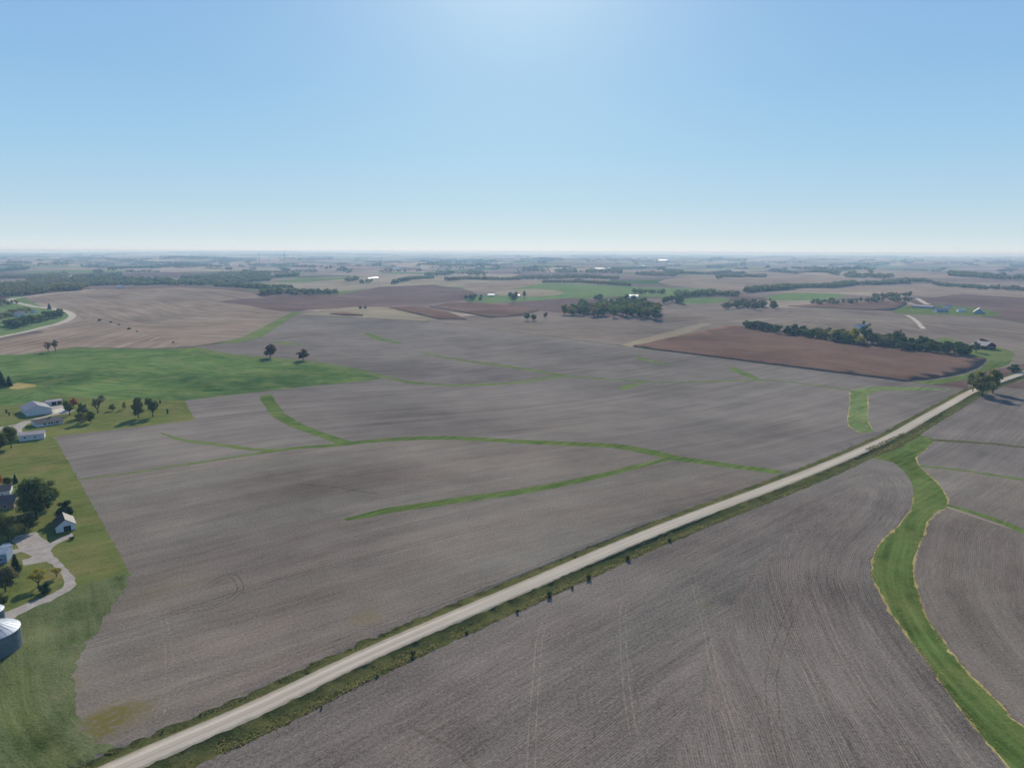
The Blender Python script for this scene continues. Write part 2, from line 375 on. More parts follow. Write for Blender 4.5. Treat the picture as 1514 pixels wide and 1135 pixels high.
reg('grey_field_beyond', SOIL_B, wpoly([(340, 510), (385, 499), (437, 466), (452, 466), (500, 468), (560, 471), (625, 474), (632, 477), (420, 499)]), 'back')
reg('striped_tan_field', STUB2, wpoly([(446, 464), (480, 458), (530, 453), (575, 454), (620, 463), (650, 473), (625, 473), (560, 470), (490, 467)]), 'hill')
reg('corn_strip_small', CORN, wpoly([(487, 464), (510, 462.5), (537, 465.5), (536, 467), (510, 466.5)]), 'corn', 'thin strip of reddish standing corn in the striped tan field', 1.1, 'stuff', 'corn')
reg('corn_wedge', CORN, wpoly([(575, 455), (625, 453), (665, 463), (690, 472.5), (648, 472), (605, 462)]), 'corn', 'reddish corn wedge just beyond the far corner of the ploughed field', 1.1, 'stuff', 'corn')
reg('corn_hill', CORN, wpoly([(635, 454), (668, 447), (705, 447), (760, 452), (798, 459), (770, 467), (725, 470), (705, 466)]), 'corn', 'reddish standing corn on the low hill left of the small roadside trees', 1.1, 'stuff', 'corn')
reg('pale_waterway', STUB2, strip(wline([(925, 513), (960, 503), (1000, 492), (1025, 484), (1045, 478)]), [12, 16, 14, 9], jit=.8), 'right')
reg('pale_waterway_upper', STUB2, strip(wline([(1045, 478), (1100, 474), (1180, 470), (1300, 474), (1400, 482), (1514, 492)]), [6, 5, 5, 4], jit=.8), 'right')
reg('corn_block', CORN, wpoly([(936, 512), (1000, 498), (1024, 493), (1044, 488), (1082, 481), (1134, 489), (1209, 503), (1310, 513), (1373, 521), (1458, 531), (1452, 538), (1443, 544), (1428, 550), (1410, 555), (1370, 561), (1305, 566), (1120, 540)]), 'corn', 'large reddish brown block of standing corn below the right hand grove', 1.3, 'stuff', 'corn')
reg('right_waterway_grass', G_WAY, wpoly([(1300, 568), (1370, 563), (1412, 557), (1445, 547), (1463, 533), (1495, 531), (1488, 540), (1462, 548), (1430, 560), (1390, 567), (1330, 572)], True))
reg('brown_corner', BROWN, wpoly([(1340, 571), (1392, 567), (1430, 560), (1432, 576), (1424, 574)]), 'corn')
reg('brown_field_by_road', BROWN, wpoly([(1460, 549), (1500, 540), (1560, 530), (1600, 535), (1520, 547), (1484, 560), (1452, 572), (1440, 568)]), 'right')
reg('corn_by_farm', CORN, wpoly([(1165, 453), (1240, 447), (1335, 446), (1342, 449), (1318, 459.5), (1280, 458.5), (1230, 456)]), 'corn', 'flat wedge of brown standing corn left of the far right farmstead', 1.3, 'stuff', 'corn')
reg('field_edge', G_VERGE, strip(wline([(1312, 461.5), (1350, 464.5), (1400, 466), (1460, 469), (1520, 478)]), 4.5, jit=.8))
reg('field_edge', G_VERGE, strip(wline([(1020, 437), (1060, 434), (1085, 428)]), 4, jit=.8))
reg('field_edge', G_VERGE, strip(wline([(448, 467), (500, 468.5), (560, 471), (604, 473.5), (634, 476)]), 3., jit=.6))
reg('field_edge', G_VERGE, strip(wline([(640, 475.5), (760, 490.5), (936, 513), (1030, 525), (1200, 547), (1300, 561), (1345, 568)]), 1.5, jit=.4))
reg('farm_grass', G_WAY, wpoly([(1318, 461), (1345, 452), (1400, 452), (1450, 456), (1482, 465), (1450, 467), (1395, 465), (1350, 464)], True))
reg('grass_by_barn', G_THIN, wpoly([(1385, 503), (1400, 499), (1435, 510), (1480, 514), (1500, 524), (1485, 534), (1450, 530), (1420, 520)], True))
reg('dirt_track', TAN, strip(wline([(1341, 466), (1352, 472), (1358, 478), (1366, 486)]), 4.0, jit=.5))
reg('farm_yard', TAN, strip(wline([(1356, 441), (1364, 446), (1372, 450)]), 6.0, jit=.5))
# --- main property
reg('field', SOIL_B, wpoly([(285, 512), (420, 500), (633, 476), (1030, 525), (1428, 575), (1400, 605), (1335, 640), (1270, 672), (1150, 720), (760, 878), (380, 1052), (150, 1150), (60, 1220), (20, 1135), (60, 1000), (60, 900), (160, 850), (188, 840), (80, 645), (288, 621), (273, 592), (400, 576), (566, 560), (545, 553), (500, 543), (450, 536), (380, 530), (330, 523)]), 'up', 'broad harvested field of grey brown soil inside the grass strips')
LOW = wpoly([(100, 708), (145, 705), (250, 690), (330, 678), (380, 670), (440, 662), (520, 655), (600, 650), (656, 647), (720, 650), (800, 653), (880, 657), (940, 665), (980, 673), (1050, 685), (1150, 699), (1160, 712), (760, 878), (380, 1052), (150, 1150), (60, 1220), (20, 1135), (60, 1000), (60, 900), (160, 850), (188, 840)], False)
reg('field', SOIL_A, LOW, 'low')
reg('green_crop_field', G_PAST, wpoly([(-120, 605), (-80, 530), (0, 524.5), (30, 524), (60, 520.5), (110, 514), (170, 515), (220, 516), (285, 514), (330, 523), (380, 530), (450, 536), (500, 544), (545, 554), (566, 560), (400, 577), (273, 592), (150, 590), (90, 584), (60, 592), (20, 598), (0, 602)]), 'green', 'smooth green crop field with paler streaks behind the upper farmstead')
reg('margin', G_THIN, strip(wline([(290, 513.5), (320, 522), (360, 527.5), (430, 533), (480, 539), (530, 548), (566, 557)]), [3, 6, 9, 9, 9, 7, 3], jit=.4))
reg('farmstead_lawn', G_LAWN, wpoly([(-200, 700), (-120, 602), (0, 600), (20, 598), (60, 592), (90, 584), (150, 590), (273, 592), (288, 620), (180, 634), (80, 645), (137, 746), (188, 838), (194, 850), (60, 900), (0, 917), (-260, 1000)]), 'low', 'mown lawns around the two farmsteads')
reg('rough_grass', G_ROUGH, wpoly([(-260, 1000), (0, 915), (60, 890), (110, 868), (192, 846), (186, 866), (176, 884), (162, 905), (146, 928), (131, 948), (120, 966), (112, 985), (110, 1003), (110, 1026), (115, 1055), (121, 1077), (135, 1092), (151, 1100), (171, 1103), (150, 1118), (127, 1131), (60, 1165), (-60, 1240), (-400, 1400)], jit=.7), 'rough', 'rough tussocky grass in the near left corner')
reg('green_crop_dry_spot', G_DRY, wpoly([(14, 572), (25, 566), (40, 567), (54, 570), (35, 574), (18, 575)], True))
# --- waterways inside the property
reg('grass_waterway', G_THIN, strip(wline([(115, 709), (145, 705), (200, 698), (250, 690), (330, 678), (380, 670)]), [.9, 1.3, 1.6, 2.0, 2.4]))
reg('grass_waterway', G_WAY, strip(wline([(380, 670), (430, 663), (500, 657), (566, 650.5), (656, 647), (760, 652), (835, 655.5), (911, 659.5), (961, 668), (999, 677), (1049, 684), (1099, 691), (1156, 698)]), [2.6, 3.3, 4.2, 4.6, 4.6, 4.6, 5.2, 5.8, 5.2, 4.6, 4.5]))
reg('grass_waterway', G_WAY, strip(wline([(510, 768), (536, 763), (581, 753), (631, 746.5), (694, 736.5), (760, 728), (835, 714.5), (898, 700.5), (961, 684.5), (997, 677)]), [1.2, 3.2, 3.7, 3.9, 3.8, 3.5, 3.3, 3.0, 2.8]))
reg('grass_waterway', G_WAY, wpoly([(384, 585), (386, 592), (395, 606), (405, 617.6), (430, 631), (470, 645), (500, 657), (530, 655), (505, 648), (468, 635.5), (438, 622), (420, 610), (408, 594), (402, 583)]))
reg('grass_waterway', G_THIN, strip(wline([(238, 640), (270, 650), (330, 658), (380, 664.5), (430, 663)]), [1.0, 2.3, 3.0, 2.6, 1.5], jit=.4))
reg('grass_waterway', G_THIN, strip(wline([(552, 551), (566, 556), (606, 565), (650, 568.5), (690, 569), (760, 566), (823, 557), (835, 555)]), [2.5, 3.5, 4, 4, 4.5, 4.5, 3], jit=.5))
reg('grass_waterway', G_THIN, strip(wline([(621, 519.5), (650, 527), (681, 532), (760, 543), (835, 555), (911, 561), (986, 565), (1061, 563.5), (1140, 562.5), (1197, 568.5), (1258, 577)]), [1.5, 4, 5, 5, 4.5, 3, 3, 3, 2.5, 2.5], jit=.5))
reg('grass_waterway', G_THIN, wpoly([(948, 563), (940, 567), (925, 569), (912, 575), (928, 575), (945, 569), (955, 565)], True))
reg('grass_waterway', G_THIN, strip(wline([(940, 526), (960, 533), (990, 540)]), [2, 6, 2], jit=.8))
reg('grass_waterway', G_THIN, strip(wline([(1081, 543), (1100, 552), (1119, 561)]), [5, 6, 4], jit=.6))
reg('grass_waterway', G_THIN, strip(wline([(541, 492), (561, 500.7), (594, 508)]), [3, 8, 4], jit=.8))
reg('grass_waterway', G_THIN, strip(wline([(405, 504.5), (425, 508), (450, 510)]), [3, 7, 3], jit=.8))
WAYS = wpoly([(1257, 578), (1275, 573), (1300, 571), (1350, 572), (1425, 576), (1350, 577), (1300, 577), (1284, 584), (1283, 592), (1283.5, 601), (1283, 612), (1284, 624), (1293, 638), (1272, 640), (1257, 631), (1253, 623), (1256, 600)])
reg('grass_waterway', G_WAYP, WAYS)
# --- near right fields
reg('field_across_road', SOIL_N, wpoly([(60, 1250), (180, 1145), (760, 884), (1140, 726), (1275, 672), (1345, 686), (1372, 735), (1350, 775), (1312, 850), (1362, 945), (1500, 1135), (1650, 1330), (1500, 1700), (700, 1900), (-300, 1800)]), 'near', 'large harvested field with plant rows in the near right')
reg('field_right_corner', SOIL_A, wpoly([(1352, 850), (1358, 811), (1373, 771), (1398, 750), (1514, 788), (1640, 830), (1900, 1000), (1900, 1300), (1700, 1230), (1514, 1074), (1395, 948), (1360, 883)]), 'way')
reg('field_right_middle', SOIL_A, wpoly([(1361, 690), (1400, 693), (1514, 709), (1700, 740), (1700, 845), (1514, 787), (1402, 748), (1400, 733), (1375, 703)]), 'way')
reg('field_right_upper', SOIL_B, wpoly([(1355, 676), (1380, 649), (1514, 661), (1700, 680), (1700, 742), (1514, 710), (1361, 690)]), 'road')
reg('field_right_top', SOIL_B, wpoly([(1355, 643), (1404, 603), (1440, 583), (1480, 567), (1514, 555), (1700, 510), (1800, 560), (1700, 682), (1514, 661), (1380, 650)]), 'road')
reg('brown_field_far_right', BROWN, wpoly([(1478, 571), (1492, 562), (1514, 556.5), (1600, 530), (1640, 570), (1560, 576), (1514, 575.5)]), 'road')
W2L = [(1275, 674), (1295, 678), (1320, 683.5), (1335, 695.5), (1349, 715.6), (1350.5, 733), (1345, 756), (1327, 778), (1307, 796), (1295, 813.5), (1290, 831), (1289, 851), (1300, 875), (1320, 910), (1347, 948), (1372, 980.6), (1400, 1021), (1430, 1061), (1461, 1099), (1493, 1133), (1600, 1240)]
W2R = [(1355, 642), (1380, 649), (1370, 663), (1355, 677), (1361, 690.5), (1375, 703), (1390, 718), (1400, 733), (1403, 741), (1398, 751), (1385, 757), (1372.6, 771), (1367, 788), (1357.6, 811), (1351, 836), (1352.5, 855), (1360, 883), (1372.6, 915), (1395, 948), (1425, 986), (1456, 1018), (1486, 1048.5), (1514, 1074), (1700, 1190)]
wl, wr = wline(W2L), wline(W2R)
reg('broad_waterway', G_WAY, wsub(list(np.concatenate([wl, wr[::-1]])), True, .2), 'way', 'broad bright green grass waterway winding down the right side')
reg('dry_edge', G_DRY, strip(wl[25:], .28, -.1, .35)); reg('dry_edge', G_DRY, strip(wr[8:], .15, -.3, .35))
reg('dry_edge', G_DRY, strip(wsub(list(wline([(1283, 584), (1283.5, 601), (1283, 612), (1284, 624), (1290, 634)])), False), .4, -.4, .35)); reg('dry_edge', G_DRY, strip(wline([(1257, 578), (1256, 600), (1253, 623), (1257, 631), (1270, 638)]), .4, -.35, .35))
reg('side_waterway', G_VERGE, strip(wline([(1374, 650), (1420, 652.5), (1470, 656), (1514, 661), (1640, 672)]), [2.2, 2., 1.6, 1.6], jit=.5))
reg('side_waterway', G_THIN, strip(wline([(1361, 688), (1400, 692.5), (1450, 699), (1514, 709), (1640, 730)]), [2.2, 2.4, 2.0, 1.8], jit=.5))
reg('side_waterway', G_WAY, strip(wline([(1398, 746), (1440, 757.5), (1480, 771), (1514, 786), (1640, 835)]), [2., 2.6, 2.6, 2.6], jit=.3))
# --- verges, road, drives
reg('verge', G_VERGE, strip(RC, 8.6, -11.4, .35), 'road', 'grassy ditches along both sides of the gravel road')
reg('verge_corner', G_VERGE, wpoly([(1262, 677), (1300, 650), (1330, 640), (1357, 641), (1350, 650), (1325, 665), (1300, 671), (1278, 676)], True))
reg('gravel_road', ROAD, strip(RC, 3.8, -3.8, .16), 'road', 'pale gravel road running diagonally past the fields')
rl = wline([(-60, 511), (0, 498), (40, 490), (63, 484), (85, 479), (97, 474.5), (106, 469), (106, 464.5), (98, 460.5), (85, 458), (66, 455), (50, 453), (34, 449.5), (20, 446.5), (15, 443.5), (22, 441), (38, 438.8), (60, 436), (83, 433.3), (110, 430.5), (140, 427.5)])
reg('country_road', TAN, strip(rl, [5, 5, 5.5, 6, 6, 7, 7, 8, 7], jit=.1), None, 'pale country road bending round the harvested hill')
DA = wpoly([(-60, 640), (0, 631), (22, 627.5), (35, 622.5), (45, 621), (52, 618.5), (62, 616), (78, 612), (76, 606), (70, 601.5), (92, 598.5), (100, 603), (112, 606), (100, 611), (80, 613.5), (60, 618.5), (44, 625), (36, 630), (32, 634), (34, 640), (26, 642), (20, 634), (0, 636), (-60, 648)])
reg('driveway_upper', CONC, DA, None, 'gravel drive between the sheds of the upper farmstead')
reg('concrete_pad', CONC2, wpoly([(78, 606), (92, 602.5), (100, 608), (80, 610.5)]))
DB = wpoly([(17, 800), (24, 792), (38, 788.5), (55, 786), (60, 793), (67, 798), (74, 803), (90, 794), (106, 788), (108, 793), (88, 802), (78, 808), (74, 814), (77, 819), (87, 829), (96, 838), (105, 846), (111, 854), (112, 863), (104, 873), (90, 880), (75, 888), (50, 897), (28, 909), (14, 918), (-40, 940), (-40, 920), (8, 905), (45, 889), (75, 878), (92, 869), (95, 860), (92, 850), (88, 844), (78, 834), (69, 829), (50, 833), (34, 836), (32, 827), (42, 825), (48, 822), (40, 817), (31, 815), (13, 821), (11, 814), (29, 810), (22, 804)])
reg('driveway_lower', CONC, DB, None, 'branching gravel drive of the lower farmstead')
# --- tractor marks: thin ribbons kept inside the field objects
def ruts(px, obj, mat, guide, gap=1.9, w=.17):
    l = wline(px)
    for s in (-1, 1): reg(obj, mat, strip(l, s*gap/2+w, s*gap/2-w, .09), guide)
for px in ([(1022, 848), (1035, 895), (1046, 940), (1060, 1010), (1082, 1080), (1100, 1150)], [(925, 890), (921, 905), (922, 960), (928, 1030), (938, 1090)], [(1135, 830), (1150, 890), (1180, 960), (1215, 1040), (1262, 1135)],
           [(805, 920), (797, 950), (793, 1000), (788, 1060), (785, 1135)], [(1238, 850), (1262, 895), (1310, 965), (1360, 1030), (1440, 1135)], [(1205, 870), (1228, 930), (1270, 1010), (1320, 1080), (1362, 1140)]):
    ruts(px, 'field_across_road', TRACK, 'near')
ruts([(1180, 880), (1140, 1000), (1160, 1135)], 'field_across_road', TRACKD, 'near', 3., .18)
for px in ([(100, 960), (200, 925), (380, 868), (560, 818), (757, 768)], [(400, 990), (560, 925), (760, 850), (960, 770)], [(300, 870), (340, 850), (355, 872), (320, 895), (250, 905)]):
    ruts(px, 'field', TRACKD, 'low', 2.2, .2)
ruts([(560, 730), (520, 724), (500, 720), (440, 715)], 'field', TRACKD, 'low', .6, .2)
for k_ in range(7):
    ruts([(2+k_*7, 985), (0+k_*7.5, 1020), (8+k_*8, 1060), (30+k_*9, 1100), (62+k_*11, 1140)], 'rough_grass', G_SWATH, 'rough', 2.4, .2+.12*(k_ % 3))
ruts([(240, 905), (248, 950), (250, 1000), (235, 1060)], 'field', TRACK, 'low', 1.9, .12)
ruts([(940, 1030), (950, 1026), (965, 1028), (978, 1038), (968, 1048)], 'field_across_road', TRACKD, 'near', .9, .15)
ruts([(610, 1075), (640, 1090), (670, 1105), (700, 1135)], 'field_across_road', TRACKD, 'near', .6, .14)

# --- triangulate the whole ground once, every region border a constraint
pts = [(0., 0.)]
r = 14.
while r < 185000:
    a = -60.
    k = 1.028 if r > 70 else 1.25
    if r > 40000: k = 1.12
    while a < 300:
        st = (.8 if r < 9000 else 1.0) if -46 < a < 46 else 7.
        if r < 70: st = 12.
        aa = math.radians(a+random.uniform(-.25, .25)*st); rr = r*(1+random.uniform(-.25, .25)*(k-1))
        pts.append((rr*math.sin(aa), rr*math.cos(aa))); a += st
    r *= k
edges = []
for R in REG:
    b = len(pts); n = len(R['poly']); pts += [tuple(q) for q in R['poly']]
    edges += [(b+i, b+(i+1) % n) for i in range(n)]
res = delaunay_2d_cdt([Vector((p[0]/50, p[1]/50)) for p in pts], edges, [], 0, 1e-5, False)
V = np.array([(v[0]*50, v[1]*50) for v in res[0]]); T = np.array([f for f in res[2] if len(f) == 3], np.int32)
e1 = V[T[:, 1]]-V[T[:, 0]]; e2 = V[T[:, 2]]-V[T[:, 0]]; ar = e1[:, 0]*e2[:, 1]-e1[:, 1]*e2[:, 0]
T[ar < 0] = T[ar < 0][:, ::-1]; T = T[np.abs(ar) > 1e-7]
CEN = V[T].mean(1); rid = np.full(len(T), -1)
def inside(pt, poly):
    m = np.zeros(len(pt), bool); x, y = pt[:, 0], pt[:, 1]
    for i in range(len(poly)):
        x1, y1 = poly[i-1]; x2, y2 = poly[i]
        if y1 == y2: continue
        c = (y1 > y) != (y2 > y); m ^= c & (x < (x2-x1)*(y-y1)/(y2-y1)+x1)
    return m
for i, R in enumerate(REG):
    q = R['poly']; lo, hi = q.min(0), q.max(0)
    k = np.where((CEN[:, 0] > lo[0]) & (CEN[:, 0] < hi[0]) & (CEN[:, 1] > lo[1]) & (CEN[:, 1] < hi[1]))[0]
    if len(k): kk = k[inside(CEN[k], q)]; rid[kk] = i
def ztop(xy):
    z = hgt(xy[:, 0], xy[:, 1]); k = np.hypot(xy[:, 0], xy[:, 1]) < 1500
    if k.any():
        d, _ = near_line(xy[k], RC[::3]); a = np.abs(d)
        z[k] += .55*(1-sstep(3.4, 5., a))-.75*sstep(4., 6., a)*(1-sstep(7.2, 9.5, a))
    return z
Z = ztop(V)
def zat(x, y): return float(ztop(np.array([[x, y]]))[0])
# soft tone and greenery patches: (x px, y px, radius m, amount)
TONE = [(620, 665, 30, .18), (760, 690, 34, .16), (430, 720, 32, -.2), (520, 700, 26, -.12), (860, 740, 30, .12), (470, 880, 24, -.1), (700, 800, 30, .1), (250, 780, 22, .08), (330, 900, 14, -.12),
        (200, 985, 13, -.14), (620, 610, 55, -.12), (800, 590, 70, .14), (1000, 600, 60, .1), (1150, 640, 30, -.18), (900, 640, 34, -.14), (560, 640, 30, -.16), (700, 510, 90, .12), (600, 550, 60, -.14),
        (860, 520, 70, -.12), (200, 650, 30, .1), (170, 680, 20, -.14), (1000, 540, 60, -.1), (760, 980, 14, .08), (700, 1095, 7, -.14), (655, 1080, 6, -.1), (900, 1080, 12, -.15), (1150, 900, 14, -.12),
        (1060, 960, 12, .08), (1230, 1000, 12, .1), (1250, 870, 14, -.1), (850, 940, 14, -.08), (1420, 850, 12, .12), (1440, 610, 30, .12), (1400, 620, 26, -.16), (1100, 780, 18, .1), (950, 850, 14, .06),
        (100, 560, 60, -.35), (200, 545, 50, .25), (330, 570, 60, -.3), (60, 545, 40, .2), (180, 572, 40, .25), (450, 560, 50, -.2), (120, 575, 30, .2), (250, 560, 30, -.25), (330, 545, 30, .15),
        (1310, 850, 10, .1), (1330, 920, 9, -.12), (1400, 1010, 9, -.2), (1450, 1080, 9, -.2), (1380, 715, 10, .15), (1320, 800, 9, .15),
        (20, 1050, 8, .2), (100, 980, 8, .2), (150, 900, 9, -.15), (60, 940, 8, .2), (60, 1100, 8, -.25)]
PATCH = [(146, 1066, 4.5, 1.6), (175, 1056, 5.5, 1.1), (152, 1084, 3, 1.5), (205, 1048, 5, .6), (225, 880, 7, .5), (270, 860, 6, .35), (545, 912, 4, .8), (525, 918, 2.5, .8), (250, 960, 5, .2), (100, 1010, 5, .5), (85, 1020, 4, .4), (1040, 895, 2, .8), (60, 690, 10, .5), (30, 670, 12, .5), (115, 840, 8, .5), (128, 815, 8, .4), (75, 855, 6, .7)]
def blend(xy, L):
    o = np.zeros(len(xy))
    for x, y, rad, a in L:
        c = P(x, y)[:2]; o += a*np.exp(-((xy-c)**2).sum(1)/rad**2)
    return o
rr_ = np.hypot(V[:, 0], V[:, 1]); kk_ = rr_ < 2500
TN = np.zeros(len(V)); PT = np.zeros(len(V)); TN[kk_] = blend(V[kk_], TONE); PT[kk_] = blend(V[kk_], PATCH)
LBL = dict(field_edge='narrow dark weedy edges between the distant fields', margin='thin grassy margin along the curved edge of the green field', grass_waterway='narrow grass strips crossing the broad harvested field', dry_edge='dry tan grass fringe bordering the broad waterway',
           side_waterway='thin green strips leading right from the broad waterway', country_road=None)
groups = {}
for i, R in enumerate(REG): groups.setdefault(R['name'], []).append(i)
groups['ground'] = [-1]
for nm, ids in groups.items():
    k = np.isin(rid, ids)
    if not k.any(): print('EMPTY REGION', nm); continue
    tt = T[k]; tr = rid[k]
    lead = REG[ids[0]] if ids[0] >= 0 else dict(up=0, kind='structure', label='rolling patchwork farmland reaching the horizon', cat=None)
    # split vertices by guide so every region keeps its own row coordinates
    key = np.array([ids.index(q) for q in tr])
    gk = [REG[i]['guide'] if i >= 0 else None for i in ids]; gset = sorted(set(str(g) for g in gk)); gi = np.array([gset.index(str(gk[q])) for q in key])
    comb = tt.astype(np.int64)+gi[:, None].astype(np.int64)*len(V)
    u, inv = np.unique(comb.ravel(), return_inverse=True); tt2 = inv.reshape(-1, 3); vi = u % len(V); vg = u//len(V)
    xyz = np.column_stack([V[vi], Z[vi]+lead['up']])
    uvw = np.zeros((len(u), 3))
    for g_i, g in enumerate(gset):
        s = vg == g_i
        if g != 'None' and s.any(): d, a = near_line(xyz[s][:, :2], G[g]); uvw[s, 0] = d; uvw[s, 1] = a
        else: uvw[s, 0] = xyz[s, 0]*.7-xyz[s, 1]*.7; uvw[s, 1] = xyz[s, 0]*.7+xyz[s, 1]*.7
    if lead['up']:   # side walls of a standing crop
        from collections import Counter
        ed = Counter(); 
        for f in tt2:
            for j in range(3): ed[tuple(sorted((f[j], f[(j+1) % 3])))] += 1
        bd = []
        for f in tt2:
            for j in range(3):
                if ed[tuple(sorted((f[j], f[(j+1) % 3])))] == 1: bd.append((f[j], f[(j+1) % 3]))
        n0 = len(xyz); low = xyz.copy(); low[:, 2] -= lead['up']+.3
        xyz[:, 2] += RS.normal(size=n0)*.15
        xyz = np.concatenate([xyz, low]); uvw = np.concatenate([uvw, uvw])
        side = []
        for a, b in bd: side += [(b, a, a+n0), (b, a+n0, b+n0)]
        ntop = len(tt2); tt2 = np.concatenate([tt2, np.array(side)]); vi = np.concatenate([vi, vi])
    me = np_mesh(nm, xyz, tt2, 3)
    mats = []
    for i in ids:
        m = REG[i]['mat'] if i >= 0 else FARM
        if m not in mats: mats.append(m)
    for m in mats: me.materials.append(m)
    mi = np.array([mats.index(REG[i]['mat'] if i >= 0 else FARM) for i in ids])[key]
    if lead['up']: me.materials.append(CORNSIDE); mi = np.concatenate([mi, np.full(len(side), len(mats))])
    me.polygons.foreach_set('material_index', mi.astype(np.int32))
    if not lead['up']: me.polygons.foreach_set('use_smooth', np.ones(len(tt2), bool))
    at = me.attributes.new('rowuv', 'FLOAT_VECTOR', 'POINT'); at.data.foreach_set('vector', uvw.astype(np.float32).ravel())
    for an, arr in (('tone', TN), ('patch', PT)): at = me.attributes.new(an, 'FLOAT', 'POINT'); at.data.foreach_set('value', arr[vi].astype(np.float32))
    me.update()
    name = nm if lead['kind'] == 'structure' else 'standing_corn'
    for s in ('_mid', '_far', '_upper', '_lower', '_right', '_left'): pass
    o = bpy.data.objects.new(name, me); C.objects.link(o)
    tag(o, lead['label'] or LBL.get(nm) or nm.replace('_', ' ')+' among the rolling fields', lead.get('cat'), None, lead['kind'])

# ------------------------------------------------------------------ trees
def ico(sub=1):
    t = (1+5**.5)/2
    v = [(-1, t, 0), (1, t, 0), (-1, -t, 0), (1, -t, 0), (0, -1, t), (0, 1, t), (0, -1, -t), (0, 1, -t), (t, 0, -1), (t, 0, 1), (-t, 0, -1), (-t, 0, 1)]
    f = [(0, 11, 5), (0, 5, 1), (0, 1, 7), (0, 7, 10), (0, 10, 11), (1, 5, 9), (5, 11, 4), (11, 10, 2), (10, 7, 6), (7, 1, 8), (3, 9, 4), (3, 4, 2), (3, 2, 6), (3, 6, 8), (3, 8, 9), (4, 9, 5), (2, 4, 11), (6, 2, 10), (8, 6, 7), (9, 8, 1)]
    v = [np.array(q)/np.linalg.norm(q) for q in v]
    for _ in range(sub):
        mid = {}; nf = []
        def m(a, b):
            k = (min(a, b), max(a, b))
            if k not in mid: q = v[a]+v[b]; v.append(q/np.linalg.norm(q)); mid[k] = len(v)-1
            return mid[k]
        for a, b, c in f: x, y, z = m(a, b), m(b, c), m(c, a); nf += [(a, x, z), (b, y, x), (c, z, y), (x, y, z)]
        f = nf
    return np.array(v), np.array(f)
ICO, ICOF = ico(1); ICO0, ICOF0 = ico(0)
def rdir(n, rs): d = rs.normal(size=(n, 3)); return d/np.linalg.norm(d, axis=1)[:, None]
def leaf_quads(c, nrm, size, rs):
    n = len(c); a = np.cross(nrm, rdir(n, rs)); a /= np.linalg.norm(a, axis=1)[:, None]+1e-9; b = np.cross(nrm, a)
    s = (size*rs.uniform(.5, 1.25, n))[:, None]; s2 = s*rs.uniform(.5, .9, n)[:, None]
    V = np.stack([c-a*s-b*s2*.4, c+a*s*.3-b*s2, c+a*s+b*s2*.4, c-a*s*.2+b*s2], 1).reshape(-1, 3)
    return V, np.arange(4*n).reshape(-1, 4)
def crown(kind, n, size, seed, core=True):
    """unit crown, height 1 above ground, radius ~.5: leaf clumps through several lobes"""
    rs = np.random.RandomState(seed); blobs = []
    if kind == 'conifer':
        z = rs.uniform(0, 1, n)**1.25; z = .06+z*.93; a = rs.uniform(0, 6.283, n)
        lay = 1-.22*((z*9) % 1)
        rad = (.40*(1-z)**.8+.012)*lay*rs.uniform(.55, 1.08, n)*(1+.18*np.sin(a*3+z*9))
        c = np.column_stack([np.cos(a)*rad, np.sin(a)*rad, z]); nr = np.column_stack([np.cos(a), np.sin(a), .5+0*a])+rdir(n, rs)*.6
        nr /= np.linalg.norm(nr, axis=1)[:, None]; tint = rs.uniform(0, .6, n)+.4*(rad > .3*(1-z))
        Vq, Fq = leaf_quads(c, nr, size, rs); tv = np.repeat(tint, 4)
        k = 9; ang = np.arange(k)*6.283/k; cv = [(math.cos(q)*.25, math.sin(q)*.25, .1) for q in ang]+[(0, 0, .9)]
        cf = [(i, (i+1) % k, k) for i in range(k)]
        return Vq, Fq, tv, np.array(cv), np.array(cf)
    nb = 15
    lo = dict(round=.27, tall=.22, wide=.3, sparse=.38, bush=.16)[kind]; spread = dict(round=.30, tall=.2, wide=.36, sparse=.36, bush=.3)[kind]
    for i in range(nb):
        a = i*2.4+rs.uniform(-.5, .5); q = rs.uniform(0, 1)**.6*spread; z = lo+rs.uniform(0, 1)*(.86-lo)
        q *= math.sqrt(max(.15, 1-((z-.52)/.42)**2)); rad = rs.uniform(.12, .21)*(.75 if kind == 'sparse' else 1)
        blobs.append((math.cos(a)*q, math.sin(a)*q, z, rad, rs.uniform(-.25, .25)))
    cs, ns, tn = [], [], []
    tot = sum(b[3]**2 for b in blobs)
    for bx, by, bz, br, bt in blobs:
        m = int(n*br*br/tot); d = rdir(m, rs); d[:, 2] = np.where(d[:, 2] < -.5, -d[:, 2], d[:, 2])
        w = rs.uniform(.55, 1.1, m)[:, None] if kind != 'sparse' else rs.uniform(.2, 1.2, m)[:, None]
        w = w*(1+.22*np.sin(d[:, :1]*7+bx*30)*np.cos(d[:, 1:2]*6+by*20))
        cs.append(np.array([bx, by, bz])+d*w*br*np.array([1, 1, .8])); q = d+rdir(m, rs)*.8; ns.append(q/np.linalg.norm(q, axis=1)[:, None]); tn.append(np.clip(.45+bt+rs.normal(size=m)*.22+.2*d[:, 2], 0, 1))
    Vq, Fq = leaf_quads(np.concatenate(cs), np.concatenate(ns), size, rs); tv = np.repeat(np.concatenate(tn), 4)
    cv, cf = [], []
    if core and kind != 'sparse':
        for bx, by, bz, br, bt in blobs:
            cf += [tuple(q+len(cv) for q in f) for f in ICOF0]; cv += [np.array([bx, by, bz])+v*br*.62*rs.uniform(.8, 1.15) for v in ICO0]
    return Vq, Fq, tv, np.array(cv).reshape(-1, 3), np.array(cf, dtype=int).reshape(-1, 3)
